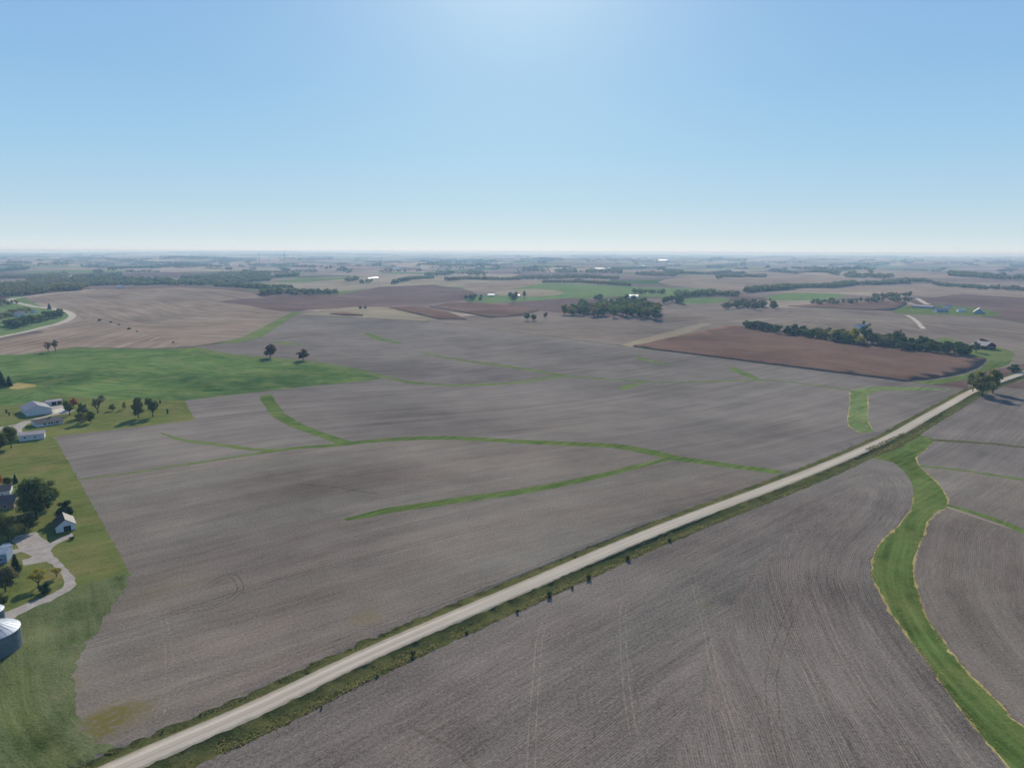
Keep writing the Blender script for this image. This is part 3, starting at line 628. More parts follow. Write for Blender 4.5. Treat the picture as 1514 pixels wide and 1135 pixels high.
def tube(p, q, r0, r1, n=6):
    p, q = np.array(p, float), np.array(q, float); d = (q-p)/np.linalg.norm(q-p); a = np.cross(d, [0, 0, 1]) if abs(d[2]) < .95 else np.cross(d, [1, 0, 0]); a /= np.linalg.norm(a); b = np.cross(d, a)
    v = [p+(a*math.cos(t)+b*math.sin(t))*r0 for t in np.arange(n)*2*math.pi/n]+[q+(a*math.cos(t)+b*math.sin(t))*r1 for t in np.arange(n)*2*math.pi/n]
    return v, [(i, (i+1) % n, n+(i+1) % n, n+i) for i in range(n)]
def limbs(kind, seed):
    rs = random.Random(seed); v, f = [], []
    def add(p, q, a, b, n=6):
        vv, ff = tube(p, q, a, b, n); f.extend([tuple(k+len(v) for k in x) for x in ff]); v.extend(vv)
    if kind == 'conifer': add((0, 0, -.02), (0, 0, .9), .022, .005); return v, f
    fork = .2 if kind != 'bush' else .08
    add((0, 0, -.03), (.01, 0, fork), .034, .024, 8)
    for i in range(6):
        a = i*1.05+rs.uniform(-.3, .3); l = rs.uniform(.16, .3); m = (math.cos(a)*l*.5, math.sin(a)*l*.5, fork+.16+rs.uniform(0, .08)); e = (math.cos(a)*l, math.sin(a)*l, fork+.32+rs.uniform(0, .16))
        add((.01, 0, fork-.01), m, .018, .012, 5); add(m, e, .012, .005, 5)
        if kind == 'sparse':
            for j in range(7):
                t = rs.uniform(.3, 1); s = [m[q]*(1-t)+e[q]*t for q in range(3)]; add(s, (s[0]+rs.uniform(-.14, .14), s[1]+rs.uniform(-.14, .14), s[2]+rs.uniform(.04, .18)), .006, .002, 4)
    return v, f
_cm = {}
def crown_mesh(kind, lod, seed):
    k = (kind, lod, seed)
    if k in _cm: return _cm[k]
    n, size = dict(hi=(5200, .026), mid=(900, .055), low=(260, .10))[lod]
    if kind == 'sparse': n = int(n*.45)
    if kind == 'conifer': n = int(n*.8)
    Vq, Fq, tv, cv, cf = crown(kind, n, size, seed)
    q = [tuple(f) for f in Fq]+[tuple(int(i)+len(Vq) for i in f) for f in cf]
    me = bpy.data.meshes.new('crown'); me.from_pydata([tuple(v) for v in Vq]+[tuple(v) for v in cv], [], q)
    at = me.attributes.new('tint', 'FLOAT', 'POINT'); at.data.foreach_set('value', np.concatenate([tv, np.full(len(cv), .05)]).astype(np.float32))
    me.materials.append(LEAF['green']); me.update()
    lv, lf = limbs(kind, seed); tm = bpy.data.meshes.new('trunk'); tm.from_pydata([tuple(v) for v in lv], [], lf); tm.materials.append(BARK); tm.update()
    _cm[k] = (me, tm); return _cm[k]
def tree(px, py, hp, wp, kind, leaf, label, group=None, name=None, cat_='tree', world=None, lod=None):
    p = world if world is not None else P(px, py); s = mpp(p); h = hp*s/math.cos(.25) if world is None else hp; w = wp*s if world is None else wp
    r = math.hypot(p[0], p[1]); lod = lod or ('hi' if r < 560 else 'mid' if r < 1100 else 'low')
    cm, tm = crown_mesh(kind, lod, random.randint(1, 4))
    root = empty(name or {'conifer': 'conifer_tree', 'bush': 'shrub', 'sparse': 'thin_crowned_tree'}.get(kind, 'broadleaf_tree'), (p[0], p[1], p[2]-.1), random.uniform(0, 6.28))
    if world is None: root.location.z = zat(p[0], p[1])-.1
    root.scale = (w/.84, w/.84*random.uniform(.92, 1.08), h/.98); tag(root, label, cat_, group)
    for nm, me in (('crown', cm), ('trunk', tm)):
        o = bpy.data.objects.new(nm, me); C.objects.link(o); o.parent = root
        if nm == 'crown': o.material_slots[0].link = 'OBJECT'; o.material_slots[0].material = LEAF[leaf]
    return root

TL = [
 (103, 614, 23, 18, 'round', 'green', 'rounded green tree right of the pale pad behind the big shed'),
 (109, 604, 16, 13, 'round', 'orange', 'orange autumn tree behind the rounded green one by the shed'),
 (123, 617, 22, 16, 'round', 'dark', 'dark dense tree between the green tree and the bare spreading tree'),
 (145, 611, 27, 27, 'sparse', 'grey', 'wide half bare spreading tree with grey branches near the upper farmhouse'),
 (166, 607, 10, 10, 'round', 'green', 'small round green tree on the lawn left of the yellow sapling'),
 (184, 605, 12, 8, 'tall', 'yellow', 'slim yellowish sapling on the upper lawn'),
 (205, 618, 30, 21, 'tall', 'dark', 'tall dark tree, left one of the close pair on the upper lawn'),
 (226, 616, 29, 25, 'round', 'dark', 'broad dark tree, right one of the close pair on the upper lawn'),
 (237, 597, 7, 4, 'tall', 'dark', 'tiny dark sapling behind the close pair of dark trees'),
 (248, 613, 9, 4, 'tall', 'dark', 'small dark sapling right of the close pair of dark trees'),
 (119, 627, 17, 13, 'round', 'olive', 'olive green tree at the right end of the upper farmhouse'),
 (135, 625, 17, 15, 'round', 'green', 'green tree nearest the ploughed field beside the upper farmhouse'),
 (127, 622, 12, 9, 'round', 'yellow', 'small yellow green tree squeezed between two trees by the upper farmhouse'),
 (17, 662, 32, 24, 'round', 'green', 'dark green tree at the left end of the long white shed'),
 (0, 672, 34, 26, 'round', 'dark', 'dark tree at the left frame edge below the upper drive'),
 (3, 573, 24, 17, 'conifer', 'conifer', 'taller evergreen at the left edge of the green crop field'),
 (14, 571, 15, 12, 'conifer', 'conifer', 'shorter evergreen beside the tall one in the green crop field'),
 (10, 612, 8, 4, 'tall', 'dark', 'thin young tree on the lawn left of the big shed'),
 (14, 615, 7, 4, 'tall', 'dark', 'smaller of two thin young trees left of the big shed'),
 (71.6, 520, 15, 11, 'sparse', 'brown', 'brown roundish tree, left one at the edge of the green crop field'),
 (82, 520, 18, 10, 'sparse', 'brown', 'narrow brown tree, right one at the edge of the green crop field'),
 (400, 528, 20, 23, 'round', 'brown', 'left of two lone dark oaks on the field edge'),
 (448.5, 532.5, 17, 19, 'round', 'brown', 'right of two lone dark oaks on the field edge'),
 (54, 768, 62, 54, 'round', 'dark', 'very large dark green tree left of the small white garage'),
 (73, 747, 38, 32, 'round', 'olive', 'yellow green tree leaning out behind the very large dark tree'),
 (97, 766, 27, 30, 'bush', 'conifer', 'dark rounded evergreen touching the back of the white garage'),
 (24, 846, 28, 19, 'conifer', 'conifer', 'pointed dark evergreen beside the blue grey building'),
 (23, 714, 14, 9, 'conifer', 'conifer', 'small dark evergreen behind the brown roofed farmhouse'),
 (11, 715, 10, 15, 'bush', 'dark', 'low dark shrub behind the brown roofed farmhouse'),
 (-2, 722, 32, 16, 'tall', 'orange', 'orange autumn tree cut by the left frame edge'),
 (12, 800, 44, 42, 'round', 'dark', 'dark tree in front of the brown roofed farmhouse'),
 (36, 785, 26, 30, 'round', 'dark', 'lower dark tree between the farmhouse and the drive'),
 (8, 874, 38, 36, 'round', 'grey', 'grey green tree below the blue grey building'),
 (57, 866, 26, 28, 'sparse', 'yellow', 'yellowing open tree inside the bend of the lower drive'),
 (84, 852, 16, 16, 'sparse', 'yellow', 'small bright yellow tree next to the drive bend'),
 (66, 876, 14, 24, 'bush', 'conifer', 'dark spreading shrub inside the lower drive bend'),
 (4, 896, 22, 24, 'bush', 'dark', 'dark shrub at the left edge above the grain bins'),
 (106.5, 797, 4.5, 8, 'bush', 'dark', 'little dark shrub beside the white garage apron'),
 (1452, 586, 37, 34, 'round', 'olive', 'big bushy roadside tree with long shadow where the road leaves the frame, front stem'),
 (1468, 581, 34, 26, 'tall', 'olive', 'rear right stem of the big bushy roadside clump'),
 (1438, 579, 26, 20, 'round', 'olive', 'lower left stem of the big bushy roadside clump'),
 (1499, 549, 11, 20, 'bush', 'dark', 'dark low tree by the road beyond the big roadside clump'),
 (1443, 521, 16, 14, 'round', 'dark', 'dark tree just left of the old red barn'),
 (1452, 513, 12, 12, 'round', 'brown', 'brown tree against the old red barn'),
 (1278, 508, 34, 20, 'sparse', 'dark', 'tall ragged tree rising above the right hand grove left of the white roof'),
 (1326, 512, 26, 16, 'sparse', 'brown', 'tall thin tree rising above the right hand grove right of the white roof'),
 (779, 474, 11, 11, 'round', 'green', 'green roadside tree, first of three in the gap left of the woodlot'),
 (789, 474, 10, 10, 'round', 'dark', 'dark roadside tree, second of three in the gap left of the woodlot'),
 (806, 471, 9, 9, 'round', 'brown', 'brownish roadside tree, third of three in the gap left of the woodlot'),
 (533, 457, 4.5, 6, 'round', 'dark', 'left of two tiny dark trees on the striped tan field'),
 (540, 457, 4.5, 6, 'round', 'dark', 'right of two tiny dark trees on the striped tan field'),
 (73, 457, 8, 8, 'conifer', 'conifer', 'dark evergreen beside the far left road, nearest its middle bend'),
]
for a in TL: tree(*a)
def hidden_ok(p): return True
def grove(poly_px, n, hp, wp, leaves, label, group, mind=.5, kinds=('round', 'round', 'tall', 'round'), lod=None):
    """individual trees scattered on the patch of ground outlined in the photo"""
    W = np.array([P(*q)[:2] for q in poly_px]); lo, hi = W.min(0), W.max(0); got = []; tries = 0
    md = mind*wp[0]*mpp(np.append(W.mean(0), 0.))
    while len(got) < n and tries < 6000:
        tries += 1; q = RS.uniform(lo, hi)
        if not inside(q[None], W)[0] or any(np.hypot(*(q-g)) < md for g in got): continue
        got.append(q)
    for q in got:
        p = (q[0], q[1], float(hgt(q[0], q[1]))); s = mpp(p)
        tree(0, 0, random.uniform(*hp)*s, random.uniform(*wp)*s, random.choice(kinds), random.choice(leaves), label, group, world=p, lod=lod)
    return got
grove([(828, 466), (850, 461), (890, 456), (930, 453), (968, 458), (977, 468), (972, 474), (925, 474.5), (870, 468)], 80, (13, 19), (14, 20), ['green', 'green', 'olive', 'dark', 'grey'], 'tree of the dense rounded woodlot in the middle distance', 'trees of the middle woodlot')
grove([(1090, 483), (1150, 487), (1210, 496), (1216, 503), (1160, 496), (1130, 490)], 28, (8, 14), (12, 18), ['conifer', 'dark', 'dark'], 'dark tree in the left half of the long right hand grove', 'dark trees of the right hand grove')
grove([(1195, 500), (1240, 499), (1300, 504), (1330, 510), (1325, 515), (1270, 512), (1220, 506)], 38, (12, 18), (14, 20), ['olive', 'grey', 'green', 'yellow', 'dark'], 'greyish olive tree in the middle of the long right hand grove', 'olive trees of the right hand grove')
grove([(1325, 512), (1360, 510), (1390, 517), (1440, 524), (1420, 527), (1370, 521), (1330, 518)], 28, (9, 21), (15, 22), ['dark', 'dark', 'green'], 'dark tree at the right end of the long right hand grove', 'right end trees of the right hand grove')
grove([(1066, 458), (1090, 453), (1140, 453), (1150, 457), (1100, 459)], 18, (9, 13), (12, 17), ['green', 'dark', 'grey'], 'tree of the small oval copse right of the woodlot', 'trees of the small oval copse')
grove([(976, 449), (1000, 445), (1012, 447), (1010, 450), (985, 451)], 9, (10, 13), (9, 12), ['green', 'dark'], 'tree of the copse behind the right end of the woodlot', 'trees of the copse behind the woodlot')
grove([(2, 482), (30, 478), (60, 470), (90, 466), (92, 471), (50, 481), (15, 487)], 24, (8, 13), (13, 18), ['dark', 'dark', 'conifer', 'green'], 'dark tree round the farmhouse inside the far left road bend', 'trees inside the far left road bend')
grove([(688, 443), (700, 440), (716, 441), (712, 446), (700, 447)], 7, (6, 9), (7, 9), ['green', 'dark'], 'tree at the left end of the farm on the green pasture', 'trees left of the pasture farm')
grove([(728, 442), (750, 439), (778, 440), (770, 446), (740, 446)], 6, (8, 11), (7, 9), ['dark', 'green'], 'tree beside the white sheds of the pasture farm', 'trees beside the pasture farm')
grove([(872, 443), (880, 441), (893, 442), (888, 446)], 4, (6, 8), (8, 10), ['dark'], 'dark tree left of the white roofed pasture barn', 'trees left of the pasture barn')

# shrubs on the road verge and the field line
for px, py, h in ((611, 968, 9), (812, 882, 9), (870, 856, 8), (928, 827, 7), (846, 870, 5), (765, 905, 6), (690, 936, 5), (990, 800, 5), (558, 1000, 5), (850, 825, 4), (475, 1048, 4)):
    tree(px, py, h, h*1.15, 'bush', 'dark', 'dark knee high to head high shrub standing in the roadside ditch', 'shrubs along the gravel road', 'roadside_shrub', 'shrub')
for px, py, h, w in ((147, 474, 3, 9), (164, 477, 3, 7), (191, 487, 4, 10), (203, 491, 3, 5), (256, 507, 3, 5), (176, 481, 2.5, 5)):
    tree(px, py, h*.8, w*.7, 'bush', 'dark', 'dark shrub on the fence line between the two harvested slopes', 'shrubs on the fence line', 'fence_line_shrub', 'shrub')

# far tree belts: each wood reads as one mass
def wood(px_spots, label, name='distant_wood'):
    """px_spots: list of (x0,y0,x1,y1,rows,h_m,density)"""
    VV, FF, TT = [], [], []; n0 = 0
    for x0, y0, x1, y1, deep, h, dens in px_spots:
        a, b = P(x0, y0)[:2], P(x1, y1)[:2]; L = np.hypot(*(b-a)); m = max(3, int(L/9*dens*max(1, deep/14)))
        m = min(m, 900); far = np.hypot(*a) > 6500
        if far: m = min(m//3+2, 160)
        for _ in range(m):
            t = RS.rand(); c = a+(b-a)*t; dirv = c/np.linalg.norm(c); c = c+dirv*RS.uniform(-.5, 1)*deep+RS.normal(size=2)*4
            hh = h*RS.uniform(.45, 1.2); rad = hh*RS.uniform(.32, .6)*(2.4 if far else 1); z = float(hgt(c[0], c[1])); r = np.hypot(*c)
            if r < 4200:
                k = 46; d = rdir(k, RS); d[:, 2] = np.abs(d[:, 2])*1.15-.25; cc = np.array([c[0], c[1], z+hh*.52])+d*np.array([rad, rad, hh*.48])*RS.uniform(.8, 1.08, (k, 1))
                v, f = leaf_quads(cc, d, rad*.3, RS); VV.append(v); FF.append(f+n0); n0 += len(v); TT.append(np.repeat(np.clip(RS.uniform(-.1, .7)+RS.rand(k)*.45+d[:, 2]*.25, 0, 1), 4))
            iv = ICO0*np.array([rad*.72, rad*.72, hh*.4])*RS.uniform(.8, 1.15, (12, 1))+np.array([c[0], c[1], z+hh*.48])
            f = np.column_stack([ICOF0, ICOF0[:, 2]]); VV.append(iv); FF.append(f+n0); n0 += 12; TT.append(np.full(12, RS.uniform(0, .6)))
    V_ = np.concatenate(VV); F_ = np.concatenate(FF); quad = F_[:, 2] != F_[:, 3]
    faces = [tuple(f) for f in F_[quad]]+[tuple(f[:3]) for f in F_[~quad]]
    me = bpy.data.meshes.new(name); me.from_pydata(V_.tolist(), [], faces); at = me.attributes.new('tint', 'FLOAT', 'POINT'); at.data.foreach_set('value', np.concatenate(TT).astype(np.float32))
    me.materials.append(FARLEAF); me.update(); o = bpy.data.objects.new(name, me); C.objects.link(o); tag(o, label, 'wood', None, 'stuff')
wood([(-20, 440, 60, 434, 60, 15, 1.3), (-20, 432, 120, 428, 120, 15, 1.1), (40, 418, 140, 416, 160, 15, .9), (-20, 425, 90, 422, 160, 16, 1.), (60, 432, 130, 424, 90, 15, 1.2), (0, 412, 100, 408, 160, 15, .8)], 'broad mixed wood at the far left behind the road bend')
wood([(125, 423, 210, 421, 110, 15, 1.3), (130, 417, 250, 416, 140, 15, 1.), (110, 410, 180, 408, 150, 15, .7), (200, 422, 260, 422, 40, 13, 1.2)], 'wood directly behind the crest of the harvested hill, left part')
wood([(250, 421, 330, 422, 120, 16, 1.3), (270, 412, 400, 408, 250, 16, .9), (320, 424, 400, 428, 90, 15, 1.2), (300, 417, 400, 414, 150, 15, .9)], 'wood directly behind the crest of the harvested hill, right part')
wood([(1195, 449.5, 1262, 447.5, 26, 12, 1.5), (1262, 447.5, 1345, 445, 24, 12, 1.3), (1290, 441, 1345, 438, 40, 12, .8), (1068, 446, 1140, 446, 20, 8, .5)], 'hedgerow wood left of the far right farmstead')
wood([(385, 436, 440, 434, 40, 14, 1.5), (430, 435, 500, 435, 30, 14, 1.5), (390, 428, 430, 427, 50, 13, .8)], 'dark tree line at the right end of the harvested hill')
wood([(-10, 473, 40, 463, 40, 11, 1.1), (-20, 455, 30, 448, 40, 11, .8)], 'greyish brush behind the farmhouse inside the road bend')
wood([(405, 410, 442, 408, 90, 16, 1.4)], 'isolated dark clump of trees right of the pale lane gap')
wood([(160, 398, 290, 392, 320, 17, .7), (200, 391, 320, 388, 300, 18, .6), (-10, 402, 42, 398, 180, 17, .8)], 'hazy dark wood on the far left plain')
wood([(508, 416, 530, 414, 60, 14, 1.), (530, 419, 552, 417, 40, 12, .8), (580, 420, 600, 415, 50, 12, .9), (600, 415, 640, 411, 60, 13, .9), (630, 408, 668, 405, 100, 14, .9)], 'broken tree line beyond the dark ploughed slope')
wood([(660, 415, 770, 413, 70, 14, 1.0), (770, 412, 870, 411, 90, 16, 1.1), (835, 409, 915, 413, 70, 14, .9)], 'long hazy tree line behind the green pasture')
wood([(803, 418, 860, 417, 60, 11, 1.4), (860, 418, 932, 423, 50, 11, 1.4)], 'low brushy belt along the top of the green pasture')
wood([(938, 434, 982, 434, 50, 12, 1.1), (1000, 438, 1060, 436, 90, 13, 1.2), (1060, 437, 1092, 438, 70, 11, 1.)], 'tree belt behind the white roofed pasture barn')
wood([(1102, 432, 1170, 427, 110, 16, 1.2), (1160, 427, 1260, 421, 90, 15, 1.2), (1250, 421, 1342, 418, 70, 14, 1.1)], 'long tree belt on the right beyond the small green field')
wood([(1335, 416, 1378, 417, 90, 14, 1.), (1382, 421, 1460, 428, 60, 13, .9), (1465, 427, 1514, 430, 60, 13, .7), (1140, 400, 1240, 406, 130, 14, .6), (1250, 410, 1320, 411, 130, 14, .7)], 'scattered hazy tree line on the far right plain')
wood([(1402, 406, 1440, 409, 160, 16, 1.), (1440, 410, 1530, 414, 90, 15, .9)], 'tapering hazy wood near the right frame edge')
wood([(1000, 405, 1080, 403, 160, 15, .7), (1060, 411, 1130, 409, 120, 14, .7), (940, 406, 1000, 408, 130, 14, .6)], 'thin tree belts beyond the pasture barn')
spots = []
rsx = np.random.RandomState(3)
for i in range(560):
    y = 375.6+(rsx.rand()**1.35)*30; x = rsx.uniform(-60, 1570)
    if y > 396 and (rsx.rand() < .55): continue
    w = rsx.uniform(3, 16) if rsx.rand() < .45 else rsx.uniform(16, 80); sl = rsx.uniform(-.8, .8)*(1 if y < 390 else 2.)
    yy = y+(x-757)*.0036
    for q in range(3): spots.append((x+q*w/3, yy+sl*q/3, x+(q+1)*w/3*rsx.uniform(.8, 1.1), yy+sl*(q+1)/3, rsx.uniform(25, 260), rsx.uniform(9, 18), rsx.uniform(.12, .6)))
wood(spots, 'blue hazed woods and tree belts scattered across the farthest plain below the horizon')

# roadside weeds and dry fringe: uncountable blades
def tufts(name, line_pts, side0, side1, n, h0, h1, mat, label, rmax=700, patchy=.0):
    L = np.array(line_pts); seg = np.linalg.norm(np.diff(L, axis=0), axis=1); cum = np.concatenate([[0], np.cumsum(seg)])
    s = RS.uniform(0, cum[-1], n*3); i = np.clip(np.searchsorted(cum, s)-1, 0, len(seg)-1); t = (s-cum[i])/seg[i]; c = L[i]+(L[i+1]-L[i])*t[:, None]
    r = np.hypot(c[:, 0], c[:, 1]); keep = (c[:, 1] > 60) & (r < rmax) & (RS.rand(len(r)) < np.clip(260/r, 0, 1)**1.2)
    if patchy: keep &= (np.sin(s*.23)+np.sin(s*.071+2)+np.sin(s*.51+1))*.33+RS.rand(len(s))*.9 > patchy
    c, i = c[keep][:n], i[keep][:n]
    d = (L[i+1]-L[i])/seg[i][:, None]; nr = np.column_stack([-d[:, 1], d[:, 0]]); c = c+nr*RS.uniform(side0, side1, len(c))[:, None]
    hh = RS.uniform(h0, h1, len(c))*(1+.6*(RS.rand(len(c)) > .93)); z = ztop(c); p = np.column_stack([c, z+hh*.42])
    k = 3; p = np.repeat(p, k, 0)+RS.normal(size=(len(p)*k, 3))*np.array([.16, .16, .08]); hh = np.repeat(hh, k)
    nn = rdir(len(p), RS); nn[:, 2] *= .5; nn /= np.linalg.norm(nn, axis=1)[:, None]
    v, f = leaf_quads(p, nn, hh*.42, RS); me = np_mesh(name, v, f, 4)
    at = me.attributes.new('tint', 'FLOAT', 'POINT'); at.data.foreach_set('value', np.repeat(np.clip(RS.normal(size=len(p))*.25+.4, 0, 1), 4).astype(np.float32))
    me.materials.append(mat); o = bpy.data.objects.new(name, me); C.objects.link(o); tag(o, label, 'weeds', None, 'stuff')
tufts('roadside_weeds', RC, -11.3, -5.2, 22000, .14, .55, WEED, 'uneven green weeds filling the ditch on the near side of the gravel road', patchy=.15)
tufts('roadside_weeds', RC, 4.6, 8.7, 12000, .14, .42, WEED, 'lower green weeds in the ditch between the gravel road and the broad field', patchy=.2)
tufts('dry_grass_fringe', RC, -10.8, -8.8, 1800, .2, .5, WEEDRY, 'dry tan stalks among the roadside weeds', patchy=.55)
tufts('dry_grass_fringe', wl[25:], -.5, .9, 1600, .1, .3, WEEDRY, 'dry tan grass fringe on the left bank of the broad waterway', patchy=.3)
tufts('dry_grass_fringe', wr[8:], -1., .6, 1600, .1, .3, WEEDRY, 'dry tan grass fringe on the right bank of the broad waterway', patchy=.3)
tufts('ditch_weeds', wline([(1290, 668), (1320, 655), (1345, 643)]), -5, 5, 1300, .3, .8, WEED, 'tall dark weeds in the road corner above the broad waterway')

# ------------------------------------------------------------------ buildings
def box(x0, x1, y0, y1, z0, z1):
    v = [(x0, y0, z0), (x1, y0, z0), (x1, y1, z0), (x0, y1, z0), (x0, y0, z1), (x1, y0, z1), (x1, y1, z1), (x0, y1, z1)]
    return v, [(0, 3, 2, 1), (4, 5, 6, 7), (0, 1, 5, 4), (1, 2, 6, 5), (2, 3, 7, 6), (3, 0, 4, 7)]
def boxes(name, L, mat, parent):
    v, f = [], []
    for b in L: vv, ff = box(*b); f += [tuple(i+len(v) for i in q) for q in ff]; v += vv
    return mesh_obj(name, v, f, mat, parent)
def building(name, label, cat_, nl, nr, length, eave, rise, wall, roof, ridge='y', doors=(), windows=(), side_windows=(), chim=False, ov=.45, z=None):
    """front wall from photo pixel nl to nr; ridge 'y': gable front, ridge 'x': eaves front"""
    a = P(*nl); b = P(*nr) if not isinstance(nr, (int, float)) else None
    if b is None: b = a+np.array([nr, 0, 0])
    w = math.hypot(*(b-a)[:2]); ang = math.atan2(b[1]-a[1], b[0]-a[0]); base = min(a[2], b[2])-.05
    root = tag(empty(name, (a[0], a[1], base), ang), label, cat_); l = length
    if ridge == 'y':
        v = [(0, 0, -.6), (w, 0, -.6), (w, l, -.6), (0, l, -.6), (0, 0, eave), (w, 0, eave), (w, l, eave), (0, l, eave), (w/2, 0, eave+rise), (w/2, l, eave+rise)]
        f = [(0, 1, 5, 8, 4), (1, 2, 6, 5), (2, 3, 7, 9, 6), (3, 0, 4, 7)]
        k = rise/(w/2); pr = [(-ov, eave-k*ov), (w/2, eave+rise), (w+ov, eave-k*ov)]; ext = (-ov, l+ov); mk = lambda u, zz, e: (u, e, zz)
    else:
        v = [(0, 0, -.6), (w, 0, -.6), (w, l, -.6), (0, l, -.6), (0, 0, eave), (w, 0, eave), (w, l, eave), (0, l, eave), (0, l/2, eave+rise), (w, l/2, eave+rise)]
        f = [(0, 1, 5, 4), (1, 2, 6, 9, 5), (2, 3, 7, 6), (3, 0, 4, 8, 7)]
        k = rise/(l/2); pr = [(-ov, eave-k*ov), (l/2, eave+rise), (l+ov, eave-k*ov)]; ext = (-ov, w+ov); mk = lambda u, zz, e: (e, u, zz)
    mesh_obj('wall', v, f, wall, root)
    rv = []
    for dz in (.02, .22):
        for e in ext: rv += [mk(u, zz+dz, e) for u, zz in pr]
    rf = [(0, 3, 4, 1), (1, 4, 5, 2), (6, 7, 10, 9), (7, 8, 11, 10), (0, 1, 7, 6), (1, 2, 8, 7), (3, 9, 10, 4), (4, 10, 11, 5), (0, 6, 9, 3), (2, 5, 11, 8)]
    ro = mesh_obj('roof', rv, rf, roof, root)
    if chim: boxes('chimney', [(w*.6, w*.6+.9, l*.5-.45, l*.5+.45, eave+rise-.5, eave+rise+1.1)], BRICKW, ro)
    for x0, x1, z1 in doors:
        d = boxes('door', [(x0*w, x1*w, -.05, .02, .02, z1)], DARK if z1 > 2.3 else ROOFB, root)
        boxes('door_frame', [(x0*w-.15, x0*w, -.08, .03, .0, z1+.15), (x1*w, x1*w+.15, -.08, .03, 0, z1+.15), (x0*w, x1*w, -.08, .03, z1, z1+.15)], WHITEM, d)
    for x0, x1, zz0, zz1 in windows:
        fr = boxes('window', [(x0*w-.1, x0*w, -.07, .02, zz0-.1, zz1+.1), (x1*w, x1*w+.1, -.07, .02, zz0-.1, zz1+.1), (x0*w, x1*w, -.07, .02, zz0-.1, zz0), (x0*w, x1*w, -.07, .02, zz1, zz1+.1)], WHITEM, root)
        boxes('pane', [(x0*w, x1*w, -.04, .02, zz0, zz1)], GLASS, fr)
    for y0, y1, zz0, zz1 in side_windows:
        fr = boxes('window', [(w, w+.07, y0*l-.1, y1*l+.1, zz0-.1, zz0), (w, w+.07, y0*l-.1, y1*l+.1, zz1, zz1+.1)], WHITEM, root)
        boxes('pane', [(w-.02, w+.04, y0*l, y1*l, zz0, zz1)], GLASS, fr)
    return root
building('machine_shed', 'large white machine shed with mauve metal roof on the upper farmstead', 'shed', (40, 615.5), (77, 611), 23, 4.3, 2.9, WHITE, ROOFM, 'y', side_windows=((.3, .42, 1.6, 2.6),), ov=.5)
building('open_shed', 'small white shed with two dark open bays behind the big machine shed', 'shed', (70, 600), (92, 597), 7, 3.0, .9, WHITE, ROOFP, 'x', doors=((.30, .62, 2.7), (.68, .97, 2.7)))
building('farmhouse', 'long low farmhouse with dark roof and white front below the machine shed', 'house', (54, 631.5), (93, 626), 12, 2.7, 1.8, WHITE, ROOFD, 'x', windows=((.27, .37, 1., 2.1), (.45, .52, 1., 2.1), (.55, .63, 1., 2.1), (.74, .84, 1., 2.1)), doors=((.67, .71, 2.1),), chim=True, ov=.8)
building('long_shed', 'long white shed with pinkish roof beside the corner of the ploughed field', 'shed', (28, 652.5), (66, 648.5), 10, 3.6, 1.1, WHITE, ROOFP, 'x', windows=((.2, .28, 1.5, 2.3), (.6, .68, 1.5, 2.3)))
building('garage', 'small white gabled garage with dark roof and dark door near the lower drive', 'garage', (83.3, 788), (112.5, 782), 10.5, 2.7, 2.7, WHITE, ROOFD, 'y', doors=((.38, .76, 2.45),), ov=.35)
building('workshop', 'blue grey building with pale metal roof cut by the left frame edge', 'shed', (-34, 838), (11, 832), 9, 3.9, 1.4, BLUEW, ROOFW, 'x', windows=((.76, .86, 1.3, 2.3), (.4, .5, 1.3, 2.3)), ov=.3)
building('farmhouse', 'brown roofed farmhouse at the left frame edge above the dark trees', 'house', (-32, 757), (21, 751), 10, 2.8, 2.6, BRICKW, ROOFB, 'x', windows=((.5, .58, 1., 2.1), (.7, .78, 1., 2.1)), chim=True)
building('back_wing', 'dark roofed back building with pale gable behind the brown roofed farmhouse', 'house', (-22, 736), (15, 731), 9, 2.6, 1.6, WHITE, ROOFD, 'x', windows=((.5, .58, 1., 2.),))
building('old_barn', 'old dark red barn with grey roof near the right frame edge', 'barn', (1457, 517), (1472, 516), 18, 5.0, 4.2, REDW, ROOFP, 'y', doors=((.3, .7, 3.2),))
building('white_house', 'pale house roof showing above the long right hand grove', 'house', (1271, 489), (1284, 489), 12, 7., 3, WHITE, ROOFW, 'x', windows=((.3, .5, 4, 5.5),))
